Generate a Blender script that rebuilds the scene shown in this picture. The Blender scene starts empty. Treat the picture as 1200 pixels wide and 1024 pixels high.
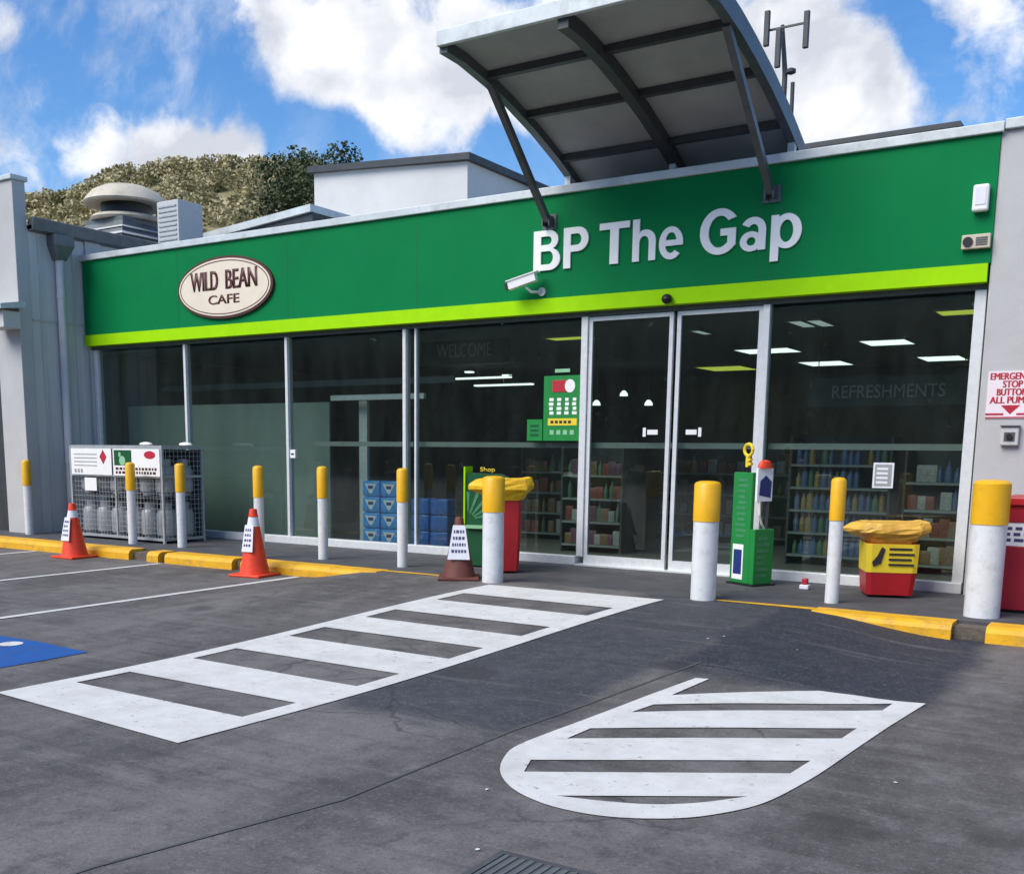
import bpy, bmesh, math, random
from mathutils import Vector, Matrix
R = math.radians
random.seed(7)
S = bpy.context.scene
COL = S.collection

# ------------------------------------------------------------------ camera
LENS_PX, CX, CY, PITCH, ROLL, YAW, DIST, EYE = 1233.99, 550.84, 725.78, .1602, .0087, .5814, 12.3731, 1.5
fw = Vector((-math.sin(YAW)*math.cos(PITCH), math.cos(YAW)*math.cos(PITCH), -math.sin(PITCH)))
r0 = Vector((math.cos(YAW), math.sin(YAW), 0)); u0 = r0.cross(fw)
rt = r0*math.cos(ROLL) + u0*math.sin(ROLL); up = -r0*math.sin(ROLL) + u0*math.cos(ROLL)
CAM = Vector((0, -DIST, EYE))
cd = bpy.data.cameras.new('camera'); co = bpy.data.objects.new('camera', cd); COL.objects.link(co)
m = Matrix((rt, up, -fw)).transposed().to_4x4(); m.translation = CAM; co.matrix_world = m
cd.sensor_width = 36; cd.lens = 36*LENS_PX/1200
cd.shift_x = (600-CX)/1200; cd.shift_y = (CY-512)/1200
cd.clip_start = .1; cd.clip_end = 3000
S.camera = co
S.render.resolution_x = 1024; S.render.resolution_y = 873

def ray(px, py): return fw + rt*((px-CX)/LENS_PX) - up*((py-CY)/LENS_PX)
def at_z(px, py, z): d = ray(px, py); return CAM + d*((z-CAM.z)/d.z)
def at_y(px, py, y): d = ray(px, py); return CAM + d*((y-CAM.y)/d.y)
def at_x(px, py, x): d = ray(px, py); return CAM + d*((x-CAM.x)/d.x)

# ------------------------------------------------------------------ light and sky
SUN_EL, SUN_AZ = 47, 205        # azimuth clockwise from +y: behind and left of the camera, veiled by cloud
EXPOSURE = 0.76
sd = Vector((math.sin(R(SUN_AZ))*math.cos(R(SUN_EL)), math.cos(R(SUN_AZ))*math.cos(R(SUN_EL)), math.sin(R(SUN_EL))))
sl = bpy.data.lights.new('sun', 'SUN'); sl.energy = 2.5; sl.angle = R(42); sl.color = (1, .94, .83)
so = bpy.data.objects.new('sun', sl); COL.objects.link(so)
so.rotation_euler = sd.to_track_quat('Z', 'Y').to_euler()
S.view_settings.view_transform = 'Standard'; S.view_settings.look = 'None'
S.view_settings.exposure = EXPOSURE; S.view_settings.gamma = 1

W = bpy.data.worlds.new('World'); S.world = W; W.use_nodes = True
nt = W.node_tree; nt.nodes.clear()
def N(t, **k):
    n = nt.nodes.new(t)
    for a, b in k.items(): setattr(n, a, b)
    return n
L = lambda a, b: nt.links.new(a, b)
sky = N('ShaderNodeTexSky', sky_type='NISHITA'); sky.sun_disc = False
sky.sun_elevation = R(SUN_EL); sky.sun_rotation = R(SUN_AZ); sky.air_density = 1.0; sky.dust_density = .4; sky.ozone_density = 2.2
hs = N('ShaderNodeHueSaturation'); hs.inputs['Hue'].default_value = .506; hs.inputs['Saturation'].default_value = 1.32; hs.inputs['Value'].default_value = 1.0
L(sky.outputs[0], hs.inputs['Color'])
b1 = N('ShaderNodeBackground'); b1.inputs[1].default_value = .105; L(hs.outputs[0], b1.inputs[0])
tc = N('ShaderNodeTexCoord')
def math_n(op, a, b=None, c=None):
    n = N('ShaderNodeMath', operation=op)
    for i, v in enumerate((a, b, c)):
        if v is None: continue
        if isinstance(v, (int, float)): n.inputs[i].default_value = v
        else: L(v, n.inputs[i])
    return n.outputs[0]
warp = N('ShaderNodeTexNoise'); warp.inputs['Scale'].default_value = 7; warp.inputs['Detail'].default_value = 3
L(tc.outputs['Generated'], warp.inputs['Vector'])
wv = N('ShaderNodeVectorMath', operation='MULTIPLY_ADD'); L(warp.outputs['Color'], wv.inputs[0])
wv.inputs[1].default_value = (.06, .06, .06); L(tc.outputs['Generated'], wv.inputs[2])
n1 = N('ShaderNodeTexNoise'); n1.inputs['Scale'].default_value = 8; n1.inputs['Detail'].default_value = 11; n1.inputs['Roughness'].default_value = .62
L(wv.outputs[0], n1.inputs['Vector'])
dens = math_n('MULTIPLY_ADD', n1.outputs['Fac'], 1.5, -.25)
bank, gap = 0.0, 0.0
# cloud banks: direction given by picture position, angular radius, weight
for px, py, rad, w in ((320, 20, .075, .5), (400, 50, .10, .6), (470, 70, .115, .62), (540, 55, .115, .62), (610, 80, .10, .5), (680, 0, .10, .4), (760, 0, .12, .4),
                       (195, 176, .082, .56), (115, 170, .06, .46), (285, 186, .06, .48), (15, 165, .075, .42), (10, 90, .035, .16),
                       (930, 90, .11, .65), (985, 105, .10, .65), (1045, 125, .065, .55), (950, 30, .05, .4), (1000, 60, .03, .2), (960, 150, .09, .5),
                       (1140, 30, .075, .36), (1110, 70, .07, .36), (1140, 110, .08, .3), (1190, 60, .08, .24),
                       (175, 120, .035, .26), (190, 25, .05, .24), (60, 110, .05, .2), (10, 40, .05, .24), (480, 20, .03, -.22), (230, 80, .07, -.18), (90, 60, .12, -.16), (600, 178, .06, -.45), (400, 165, .06, -.3), (120, 20, .14, -.2), (1078, 60, .075, -.36), (1010, 10, .06, -.2), (330, 150, .05, -.25)):
    d = ray(px, py).normalized()
    v = N('ShaderNodeVectorMath', operation='DISTANCE'); L(wv.outputs[0], v.inputs[0]); v.inputs[1].default_value = d + Vector((.03, .03, .03))
    mr = N('ShaderNodeMapRange'); mr.interpolation_type = 'SMOOTHSTEP'
    L(v.outputs['Value'], mr.inputs[0]); mr.inputs[1].default_value = 0; mr.inputs[2].default_value = rad; mr.inputs[3].default_value = w; mr.inputs[4].default_value = 0
    if w > 0: bank = math_n('MAXIMUM', mr.outputs[0], bank)
    else: gap = math_n('ADD', mr.outputs[0], gap)
dens = math_n('ADD', math_n('ADD', dens, bank), gap)
cm = N('ShaderNodeMapRange'); cm.interpolation_type = 'SMOOTHSTEP'; L(dens, cm.inputs[0]); cm.inputs[1].default_value = .58; cm.inputs[2].default_value = .88
cz = N('ShaderNodeMapping'); cz.inputs['Rotation'].default_value = (.3, .5, .9); cz.inputs['Scale'].default_value = (3, 16, 9); L(wv.outputs[0], cz.inputs[0])
n3 = N('ShaderNodeTexNoise'); n3.inputs['Scale'].default_value = 1.6; n3.inputs['Detail'].default_value = 8; n3.inputs['Roughness'].default_value = .6; L(cz.outputs[0], n3.inputs['Vector'])
c3 = N('ShaderNodeMapRange'); c3.interpolation_type = 'SMOOTHSTEP'; L(n3.outputs['Fac'], c3.inputs[0]); c3.inputs[1].default_value = .42; c3.inputs[2].default_value = .78; c3.inputs[4].default_value = .75
v3 = N('ShaderNodeVectorMath', operation='DISTANCE'); L(tc.outputs['Generated'], v3.inputs[0]); v3.inputs[1].default_value = ray(70, 90).normalized()
r3 = N('ShaderNodeMapRange'); r3.interpolation_type = 'SMOOTHSTEP'; L(v3.outputs['Value'], r3.inputs[0]); r3.inputs[2].default_value = .26; r3.inputs[3].default_value = 1; r3.inputs[4].default_value = .25
cover = math_n('MAXIMUM', cm.outputs[0], math_n('MULTIPLY', c3.outputs[0], r3.outputs[0]))
n2 = N('ShaderNodeTexNoise'); n2.inputs['Scale'].default_value = 11; n2.inputs['Detail'].default_value = 6; L(wv.outputs[0], n2.inputs['Vector'])
cr = N('ShaderNodeMapRange'); L(n2.outputs['Fac'], cr.inputs[0]); cr.inputs[1].default_value = .40; cr.inputs[2].default_value = .56; cr.inputs[3].default_value = .0; cr.inputs[4].default_value = 1
cc = N('ShaderNodeMix', data_type='RGBA'); L(cr.outputs[0], cc.inputs[0]); cc.inputs[6].default_value = (.54, .57, .64, 1); cc.inputs[7].default_value = (.86, .87, .9, 1)
b2 = N('ShaderNodeBackground'); b2.inputs[1].default_value = .74; L(cc.outputs[2], b2.inputs[0])
mx = N('ShaderNodeMixShader'); L(cover, mx.inputs[0]); L(b1.outputs[0], mx.inputs[1]); L(b2.outputs[0], mx.inputs[2])
wo = N('ShaderNodeOutputWorld'); L(mx.outputs[0], wo.inputs[0])

# ------------------------------------------------------------------ materials
def material(name, col, rough=.6, metal=0, var=.12, scale=6, bump=0, bscale=40, spec=.5, stretch=None, dirt=None, emit=None, wear=None):
    ma = bpy.data.materials.new(name); ma.use_nodes = True; t = ma.node_tree
    b = t.nodes['Principled BSDF']; b.inputs['Roughness'].default_value = rough; b.inputs['Metallic'].default_value = metal
    b.inputs['Specular IOR Level'].default_value = spec
    tc = t.nodes.new('ShaderNodeTexCoord'); src = tc.outputs['Object']
    if stretch:
        mp = t.nodes.new('ShaderNodeMapping'); mp.inputs['Scale'].default_value = stretch; t.links.new(src, mp.inputs[0]); src = mp.outputs[0]
    n = t.nodes.new('ShaderNodeTexNoise'); n.inputs['Scale'].default_value = scale; n.inputs['Detail'].default_value = 6; n.inputs['Roughness'].default_value = .62
    t.links.new(src, n.inputs['Vector'])
    r = t.nodes.new('ShaderNodeValToRGB'); e = r.color_ramp.elements; e[0].position = .3; e[1].position = .7
    e[0].color = [c*(1-var) for c in col] + [1]; e[1].color = [min(1, c*(1+var)) for c in col] + [1]
    t.links.new(n.outputs['Fac'], r.inputs[0]); out = r.outputs[0]
    if dirt:
        dcol, dscale, lo, hi, amt = dirt
        d = t.nodes.new('ShaderNodeTexNoise'); d.inputs['Scale'].default_value = dscale; d.inputs['Detail'].default_value = 8; d.inputs['Roughness'].default_value = .7
        t.links.new(src, d.inputs['Vector'])
        mr = t.nodes.new('ShaderNodeMapRange'); t.links.new(d.outputs['Fac'], mr.inputs[0])
        mr.inputs[1].default_value = lo; mr.inputs[2].default_value = hi; mr.inputs[3].default_value = 0; mr.inputs[4].default_value = amt
        mi = t.nodes.new('ShaderNodeMix'); mi.data_type = 'RGBA'; t.links.new(mr.outputs[0], mi.inputs[0]); t.links.new(out, mi.inputs[6]); mi.inputs[7].default_value = (*dcol, 1)
        out = mi.outputs[2]
    if wear:
        for wcol, wscale, lo, hi, amt in wear:
            d = t.nodes.new('ShaderNodeTexNoise'); d.inputs['Scale'].default_value = wscale; d.inputs['Detail'].default_value = 10; d.inputs['Roughness'].default_value = .75
            t.links.new(src, d.inputs['Vector']); mr = t.nodes.new('ShaderNodeMapRange'); t.links.new(d.outputs['Fac'], mr.inputs[0])
            mr.inputs[1].default_value = lo; mr.inputs[2].default_value = hi; mr.inputs[3].default_value = 0; mr.inputs[4].default_value = amt
            mi = t.nodes.new('ShaderNodeMix'); mi.data_type = 'RGBA'; t.links.new(mr.outputs[0], mi.inputs[0]); t.links.new(out, mi.inputs[6]); mi.inputs[7].default_value = (*wcol, 1); out = mi.outputs[2]
    t.links.new(out, b.inputs['Base Color'])
    if bump:
        bn = t.nodes.new('ShaderNodeTexNoise'); bn.inputs['Scale'].default_value = bscale; bn.inputs['Detail'].default_value = 4; t.links.new(src, bn.inputs['Vector'])
        bu = t.nodes.new('ShaderNodeBump'); bu.inputs['Strength'].default_value = bump; bu.inputs['Distance'].default_value = .01
        t.links.new(bn.outputs['Fac'], bu.inputs['Height']); t.links.new(bu.outputs[0], b.inputs['Normal'])
    if emit: b.inputs['Emission Color'].default_value = (*emit[0], 1); b.inputs['Emission Strength'].default_value = emit[1]
    return ma
DIRT = (.12, .11, .1)
M = dict(
 green=material('fascia_green', (.0005, .19, .055), .62, spec=.1, var=.06, scale=1.2, dirt=((.01, .10, .05), 1.1, .5, .8, .35)),
 lime=material('lime_green', (.35, .72, .001), .55, spec=.12, var=.05),
 letter=material('letter_white', (.86, .87, .86), .35, var=.04),
 alu=material('aluminium', (.70, .72, .73), .42, .15, var=.08, scale=14, bump=.05),
 darkalu=material('dark_aluminium', (.10, .11, .115), .4, .3, var=.15),
 capping=material('capping', (.58, .63, .64), .45, .1, var=.12, scale=3, dirt=((.25, .26, .26), 5, .5, .75, .5)),
 pier=material('painted_render', (.48, .48, .48), .7, var=.05, scale=2, bump=.12, bscale=30, dirt=((.36, .36, .36), 1.4, .48, .8, .5)),
 cladding=material('painted_cladding', (.56, .565, .56), .55, var=.07, scale=2.5, stretch=(1, 6, .25), bump=.06, bscale=8, dirt=((.30, .305, .31), 1.6, .5, .8, .6)),
 gutter=material('grey_gutter', (.13, .145, .15), .45, .2, var=.2),
 pipe=material('downpipe_grey', (.50, .53, .55), .4, .1, var=.1, scale=3),
 roofdark=material('roof_trim_dark', (.045, .05, .055), .5, .2, var=.2),
 pale=material('pale_wall', (.58, .585, .58), .6, var=.05, scale=1.5, dirt=((.45, .46, .47), 1.2, .5, .8, .5)),
 roofsheet=material('roof_sheet', (.40, .42, .43), .45, .4, var=.08, scale=3),
 soffit=material('awning_soffit', (.37, .38, .38), .6, var=.1, scale=2, dirt=((.25, .25, .24), 1.5, .45, .75, .5)),
 rib=material('awning_steel', (.055, .06, .065), .5, .1, var=.2),
 strut=material('strut_steel', (.11, .12, .13), .42, .3, var=.2),
 post=material('bollard_white', (.72, .74, .75), .42, var=.05, scale=5, bump=.05, bscale=20, dirt=((.38, .37, .35), 7, .5, .8, .7), wear=[((.2, .19, .18), 40, .64, .7, .5)]),
 yellow=material('safety_yellow', (.80, .43, .006), .42, var=.07, scale=6, dirt=((.38, .22, .03), 8, .56, .85, .6)),
 kerb=material('kerb_yellow', (.78, .41, .008), .6, var=.1, scale=5, bump=.4, bscale=30, dirt=((.2, .15, .07), 6, .5, .8, .8)),
 kerbconc=material('kerb_rubble', (.12, .10, .08), .9, var=.3, scale=20, bump=.6),
 paving=material('footpath_concrete', (.066, .067, .074), .75, var=.22, scale=4, bump=.3, bscale=60, dirt=((.12, .12, .12), 2, .5, .8, .6)),
 white=material('road_white', (.66, .655, .63), .75, var=.06, scale=9, bump=.4, bscale=120, dirt=((.40, .39, .37), 3, .45, .78, .6), wear=[((.13, .125, .12), 14, .60, .66, .75), ((.10, .095, .09), 110, .60, .70, .55)]),
 blue=material('road_blue', (.005, .085, .33), .7, var=.12, scale=9, bump=.25, bscale=90, dirt=((.06, .07, .1), 6, .5, .8, .7)),
 cone=material('cone_orange', (.80, .055, .012), .45, var=.1, scale=8, dirt=((.25, .05, .03), 7, .55, .85, .7)),
 brown=material('cone_faded_brown', (.15, .04, .028), .6, var=.25, scale=8, dirt=((.07, .035, .03), 9, .45, .75, .8)),
 paper=material('paper', (.74, .75, .82), .7, var=.04, scale=12),
 ink=material('ink_violet', (.07, .06, .16), .7, var=.2),
 inkdark=material('ink_dark', (.025, .02, .02), .7, var=.2),
 red=material('bin_red', (.42, .012, .018), .4, var=.1, scale=5, dirt=((.16, .015, .02), 4, .55, .85, .6)),
 cabred=material('cabinet_red', (.33, .012, .028), .35, var=.07, scale=3),
 lid=material('lid_amber', (.84, .50, .008), .4, var=.12, scale=7, bump=.25, bscale=14, dirt=((.45, .17, .02), 6, .48, .8, .7)),
 lidbrown=material('lid_faded', (.72, .42, .06), .5, var=.16, scale=9, bump=.3, bscale=14, dirt=((.4, .13, .03), 6, .5, .8, .6)),
 label=material('label_yellow', (.83, .62, .03), .5, var=.05),
 black=material('black_plastic', (.012, .012, .013), .45, var=.3),
 cream=material('sign_cream', (.78, .69, .55), .45, var=.06, scale=3),
 maroon=material('sign_brown', (.085, .022, .018), .45, var=.15),
 signred=material('sign_red', (.46, .012, .035), .5, var=.08),
 pink=material('sign_pale_pink', (.80, .72, .76), .5, var=.04),
 promo=material('promo_green', (.012, .23, .045), .4, var=.1, scale=6),
 promodark=material('promo_dark_green', (.008, .085, .03), .4, var=.1, scale=6),
 promolight=material('promo_pale_green', (.25, .52, .30), .5, var=.1),
 promofade=material('print_soft_green', (.06, .24, .11), .45, var=.2, scale=8),
 navy=material('print_navy', (.012, .03, .17), .5, var=.15),
 beige=material('ventilator_beige', (.58, .52, .41), .6, var=.12, scale=5, dirt=((.25, .2, .14), 4, .5, .8, .6)),
 galv=material('galvanised_steel', (.42, .44, .45), .45, .35, var=.15, scale=12),
 acgrey=material('unit_grey', (.52, .53, .53), .55, var=.08, dirt=((.3, .3, .3), 6, .5, .8, .5)),
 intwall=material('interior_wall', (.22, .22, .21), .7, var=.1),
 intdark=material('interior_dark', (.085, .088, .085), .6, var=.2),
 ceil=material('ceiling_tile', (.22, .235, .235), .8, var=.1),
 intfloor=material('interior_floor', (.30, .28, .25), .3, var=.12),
 partition=material('frosted_partition', (.22, .275, .255), .6, var=.1, scale=1.2, stretch=(2, 2, .4)),
 faint=material('faint_letters', (.42, .44, .43), .6, var=.1),
 bandgrey=material('bulkhead_grey', (.30, .33, .32), .6, var=.1),
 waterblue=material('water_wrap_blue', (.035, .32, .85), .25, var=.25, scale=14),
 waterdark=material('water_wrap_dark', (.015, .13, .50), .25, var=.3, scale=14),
 bark=material('bark', (.16, .12, .085), .85, var=.3, scale=10, bump=.5, bscale=20),
)
def leaf_material(name, a, b, c, scale):
    ma = bpy.data.materials.new(name); ma.use_nodes = True; t = ma.node_tree; p = t.nodes['Principled BSDF']; p.inputs['Roughness'].default_value = .7
    g = t.nodes.new('ShaderNodeNewGeometry'); n = t.nodes.new('ShaderNodeTexNoise'); n.inputs['Scale'].default_value = scale; n.inputs['Detail'].default_value = 3
    t.links.new(g.outputs['Position'], n.inputs['Vector'])
    r = t.nodes.new('ShaderNodeValToRGB'); r.color_ramp.elements[0].position = .35; r.color_ramp.elements[1].position = .66
    r.color_ramp.elements[0].color = (*a, 1); r.color_ramp.elements[1].color = (*c, 1); e = r.color_ramp.elements.new(.5); e.color = (*b, 1)
    t.links.new(n.outputs['Fac'], r.inputs[0]); t.links.new(r.outputs[0], p.inputs['Base Color'])
    return ma
M['olive'] = leaf_material('olive_foliage', (.22, .20, .095), (.35, .305, .16), (.46, .40, .22), .2)
M['darkleaf'] = leaf_material('dark_foliage', (.03, .045, .016), (.06, .08, .026), (.10, .12, .04), .7)
M['reflectleaf'] = leaf_material('reflection_foliage', (.06, .075, .055), (.11, .13, .095), (.17, .19, .14), .35)  # leaf tone of the added wood, lightened for the glass reflections

def glass_material(name, tint, refl=1.0, haze=.011):
    ma = bpy.data.materials.new(name); ma.use_nodes = True; t = ma.node_tree; t.nodes.clear()
    fr = t.nodes.new('ShaderNodeFresnel'); ge = t.nodes.new('ShaderNodeNewGeometry'); io = t.nodes.new('ShaderNodeMapRange'); t.links.new(ge.outputs['Backfacing'], io.inputs[0]); io.inputs[3].default_value = 1.5; io.inputs[4].default_value = 1/1.5; t.links.new(io.outputs[0], fr.inputs[0])
    mu = t.nodes.new('ShaderNodeMath'); mu.operation = 'MULTIPLY'; mu.inputs[1].default_value = refl; mu.use_clamp = True; t.links.new(fr.outputs[0], mu.inputs[0])
    tr = t.nodes.new('ShaderNodeBsdfTransparent'); tr.inputs[0].default_value = (*tint, 1)
    gl = t.nodes.new('ShaderNodeBsdfGlossy'); gl.inputs['Roughness'].default_value = .015; gl.inputs[0].default_value = (.9, .95, .93, 1)
    tc = t.nodes.new('ShaderNodeTexCoord'); n = t.nodes.new('ShaderNodeTexNoise'); n.inputs['Scale'].default_value = .9; n.inputs['Detail'].default_value = 1; t.links.new(tc.outputs['Object'], n.inputs[0])
    bu = t.nodes.new('ShaderNodeBump'); bu.inputs['Strength'].default_value = .12; bu.inputs['Distance'].default_value = .02; t.links.new(n.outputs[0], bu.inputs['Height']); t.links.new(bu.outputs[0], gl.inputs['Normal'])
    mi = t.nodes.new('ShaderNodeMixShader'); o = t.nodes.new('ShaderNodeOutputMaterial')
    df = t.nodes.new('ShaderNodeBsdfDiffuse'); df.inputs[0].default_value = (.55, .63, .62, 1); mp = t.nodes.new('ShaderNodeMapping'); mp.inputs['Scale'].default_value = (2.2, 1, .5); t.links.new(tc.outputs['Object'], mp.inputs[0])  # pale diffuse share paints a veil of reflection haze onto the panes
    n2 = t.nodes.new('ShaderNodeTexNoise'); n2.inputs['Scale'].default_value = 1.6; n2.inputs['Detail'].default_value = 7; n2.inputs['Roughness'].default_value = .65; t.links.new(mp.outputs[0], n2.inputs[0])
    mr = t.nodes.new('ShaderNodeMapRange'); t.links.new(n2.outputs[0], mr.inputs[0]); mr.inputs[1].default_value = .35; mr.inputs[2].default_value = .7; mr.inputs[3].default_value = haze*.6; mr.inputs[4].default_value = haze*1.5
    m2 = t.nodes.new('ShaderNodeMixShader'); t.links.new(mr.outputs[0], m2.inputs[0]); t.links.new(tr.outputs[0], m2.inputs[1]); t.links.new(df.outputs[0], m2.inputs[2])
    t.links.new(mu.outputs[0], mi.inputs[0]); t.links.new(m2.outputs[0], mi.inputs[1]); t.links.new(gl.outputs[0], mi.inputs[2]); t.links.new(mi.outputs[0], o.inputs[0])
    return ma
M['glass'] = glass_material('shop_glass', (.74, .80, .78), 1.0)
def lamp_material(name, col, s):
    ma = bpy.data.materials.new(name); ma.use_nodes = True; t = ma.node_tree; t.nodes.clear()
    tc = t.nodes.new('ShaderNodeTexCoord'); n = t.nodes.new('ShaderNodeTexNoise'); n.inputs['Scale'].default_value = 5; t.links.new(tc.outputs['Object'], n.inputs[0])
    mr = t.nodes.new('ShaderNodeMapRange'); t.links.new(n.outputs[0], mr.inputs[0]); mr.inputs[3].default_value = s*.8; mr.inputs[4].default_value = s*1.2
    e = t.nodes.new('ShaderNodeEmission'); e.inputs[0].default_value = (*col, 1); t.links.new(mr.outputs[0], e.inputs[1])
    o = t.nodes.new('ShaderNodeOutputMaterial'); t.links.new(e.outputs[0], o.inputs[0]); return ma
M['lampwhite'] = lamp_material('lit_panel_white', (.85, .92, .88), 1.25)
M['glowyellow'] = lamp_material('yellow_glow', (.62, .70, .09), .62)  # glowing panels stand in for canopy lights reflected in the glass
M['lampdim'] = lamp_material('lit_tube_dim', (.5, .6, .58), .5)

def asphalt_material():
    ma = bpy.data.materials.new('asphalt'); ma.use_nodes = True; t = ma.node_tree; p = t.nodes['Principled BSDF']
    tc = t.nodes.new('ShaderNodeTexCoord'); O = tc.outputs['Object']; lk = t.links.new
    def noise(s, d, src=O, rough=.6):
        n = t.nodes.new('ShaderNodeTexNoise'); n.inputs['Scale'].default_value = s; n.inputs['Detail'].default_value = d; n.inputs['Roughness'].default_value = rough; lk(src, n.inputs['Vector']); return n
    def mr(v, a, b, c, d, smooth=True):
        n = t.nodes.new('ShaderNodeMapRange'); n.interpolation_type = 'SMOOTHSTEP' if smooth else 'LINEAR'; lk(v, n.inputs[0])
        for i, x in enumerate((a, b, c, d)): n.inputs[i+1].default_value = x
        return n.outputs[0]
    def mul(a, b):
        n = t.nodes.new('ShaderNodeMath'); n.operation = 'MULTIPLY'; lk(a, n.inputs[0]); lk(b, n.inputs[1]); return n.outputs[0]
    def mix(f, a, b):
        n = t.nodes.new('ShaderNodeMix'); n.data_type = 'RGBA'
        if isinstance(f, float): n.inputs[0].default_value = f
        else: lk(f, n.inputs[0])
        for i, v in ((6, a), (7, b)):
            if isinstance(v, tuple): n.inputs[i].default_value = (*v, 1)
            else: lk(v, n.inputs[i])
        return n.outputs[2]
    st = t.nodes.new('ShaderNodeMapping'); st.inputs['Rotation'].default_value = (0, 0, R(8)); st.inputs['Scale'].default_value = (1, .35, 1); lk(O, st.inputs[0])
    big = noise(.8, 6, st.outputs[0], .68); mid = noise(4.5, 7, O, .7); fine = noise(160, 3, O, .7)
    col = mix(mr(big.outputs[0], .34, .68, 0, 1), (.086, .079, .077), (.168, .156, .152))
    col = mix(mr(mid.outputs[0], .50, .72, 0, .55), col, (.215, .205, .200))
    col = mix(mr(mid.outputs[0], .50, .30, 0, .6), col, (.055, .050, .049))
    # two areas of newer bitumen laid in front of the door
    wob = noise(1.7, 4); sv = t.nodes.new('ShaderNodeVectorMath'); sv.operation = 'MULTIPLY_ADD'; lk(wob.outputs['Color'], sv.inputs[0]); sv.inputs[1].default_value = (.5, .5, 0); lk(O, sv.inputs[2])
    sp = t.nodes.new('ShaderNodeSeparateXYZ'); lk(sv.outputs[0], sp.inputs[0]); X, Y = sp.outputs[0], sp.outputs[1]; o = .25
    def rect(x0, x1, y0, y1, s):
        return mul(mul(mr(X, x0+o-s, x0+o+s, 0, 1), mr(X, x1+o+s, x1+o-s, 0, 1)), mul(mr(Y, y0+o-s*2, y0+o+s*2, 0, 1), mr(Y, y1+o+s, y1+o-s, 0, 1)))
    A = rect(-4.5, -3.06, -7.3, -1.9, .12); B = rect(-3.06, -1.15, -5.25, -2.0, .13)
    newer = mix(mr(mid.outputs[0], .35, .7, 0, 1), (.036, .040, .052), (.056, .060, .074))
    a7 = t.nodes.new('ShaderNodeMath'); a7.operation = 'MULTIPLY'; lk(A, a7.inputs[0]); a7.inputs[1].default_value = .9
    col = mix(a7.outputs[0], col, newer)
    dk = mix(mr(mid.outputs[0], .35, .7, 0, 1), (.020, .024, .038), (.034, .039, .056))
    col = mix(B, col, dk)
    col = mix(mr(fine.outputs[0], .56, .70, 0, .35), col, (.30, .29, .28))
    col = mix(mr(fine.outputs[0], .44, .32, 0, .5), col, (.02, .02, .02))
    vo = t.nodes.new('ShaderNodeTexVoronoi'); vo.inputs['Scale'].default_value = 70; lk(O, vo.inputs['Vector']); sv2 = t.nodes.new('ShaderNodeSeparateColor'); lk(vo.outputs['Color'], sv2.inputs[0])
    col = mix(mr(sv2.outputs[0], .82, .95, 0, .17), col, (.30, .285, .27)); col = mix(mr(sv2.outputs[1], .82, .95, 0, .25), col, (.03, .03, .03))
    streak = t.nodes.new('ShaderNodeMapping'); streak.inputs['Rotation'].default_value = (0, 0, R(-34)); streak.inputs['Scale'].default_value = (.35, 5.0, 1); lk(O, streak.inputs[0])
    sn = noise(1.6, 5, streak.outputs[0], .6); col = mix(mr(sn.outputs[0], .54, .72, 0, .28), col, (.24, .225, .215)); col = mix(mr(sn.outputs[0], .46, .3, 0, .35), col, (.05, .047, .046))
    ck = t.nodes.new('ShaderNodeTexVoronoi'); ck.feature = 'DISTANCE_TO_EDGE'; ck.inputs['Scale'].default_value = .38; lk(sv.outputs[0], ck.inputs['Vector']); col = mix(mul(mr(ck.outputs[0], .0, .006, 1, 0), mr(big.outputs[0], .45, .6, 0, .55)), col, (.03, .03, .03))
    oil = noise(1.1, 2, O, .4); col = mix(mr(oil.outputs[0], .66, .74, 0, .5), col, (.035, .033, .033))
    lk(col, p.inputs['Base Color']); lk(mr(mid.outputs[0], .3, .7, .62, .85), p.inputs['Roughness']); p.inputs['Specular IOR Level'].default_value = .35
    bu = t.nodes.new('ShaderNodeBump'); bu.inputs['Strength'].default_value = .5; bu.inputs['Distance'].default_value = .006; lk(fine.outputs[0], bu.inputs['Height']); lk(bu.outputs[0], p.inputs['Normal'])
    return ma
M['asphalt'] = asphalt_material()

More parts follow.
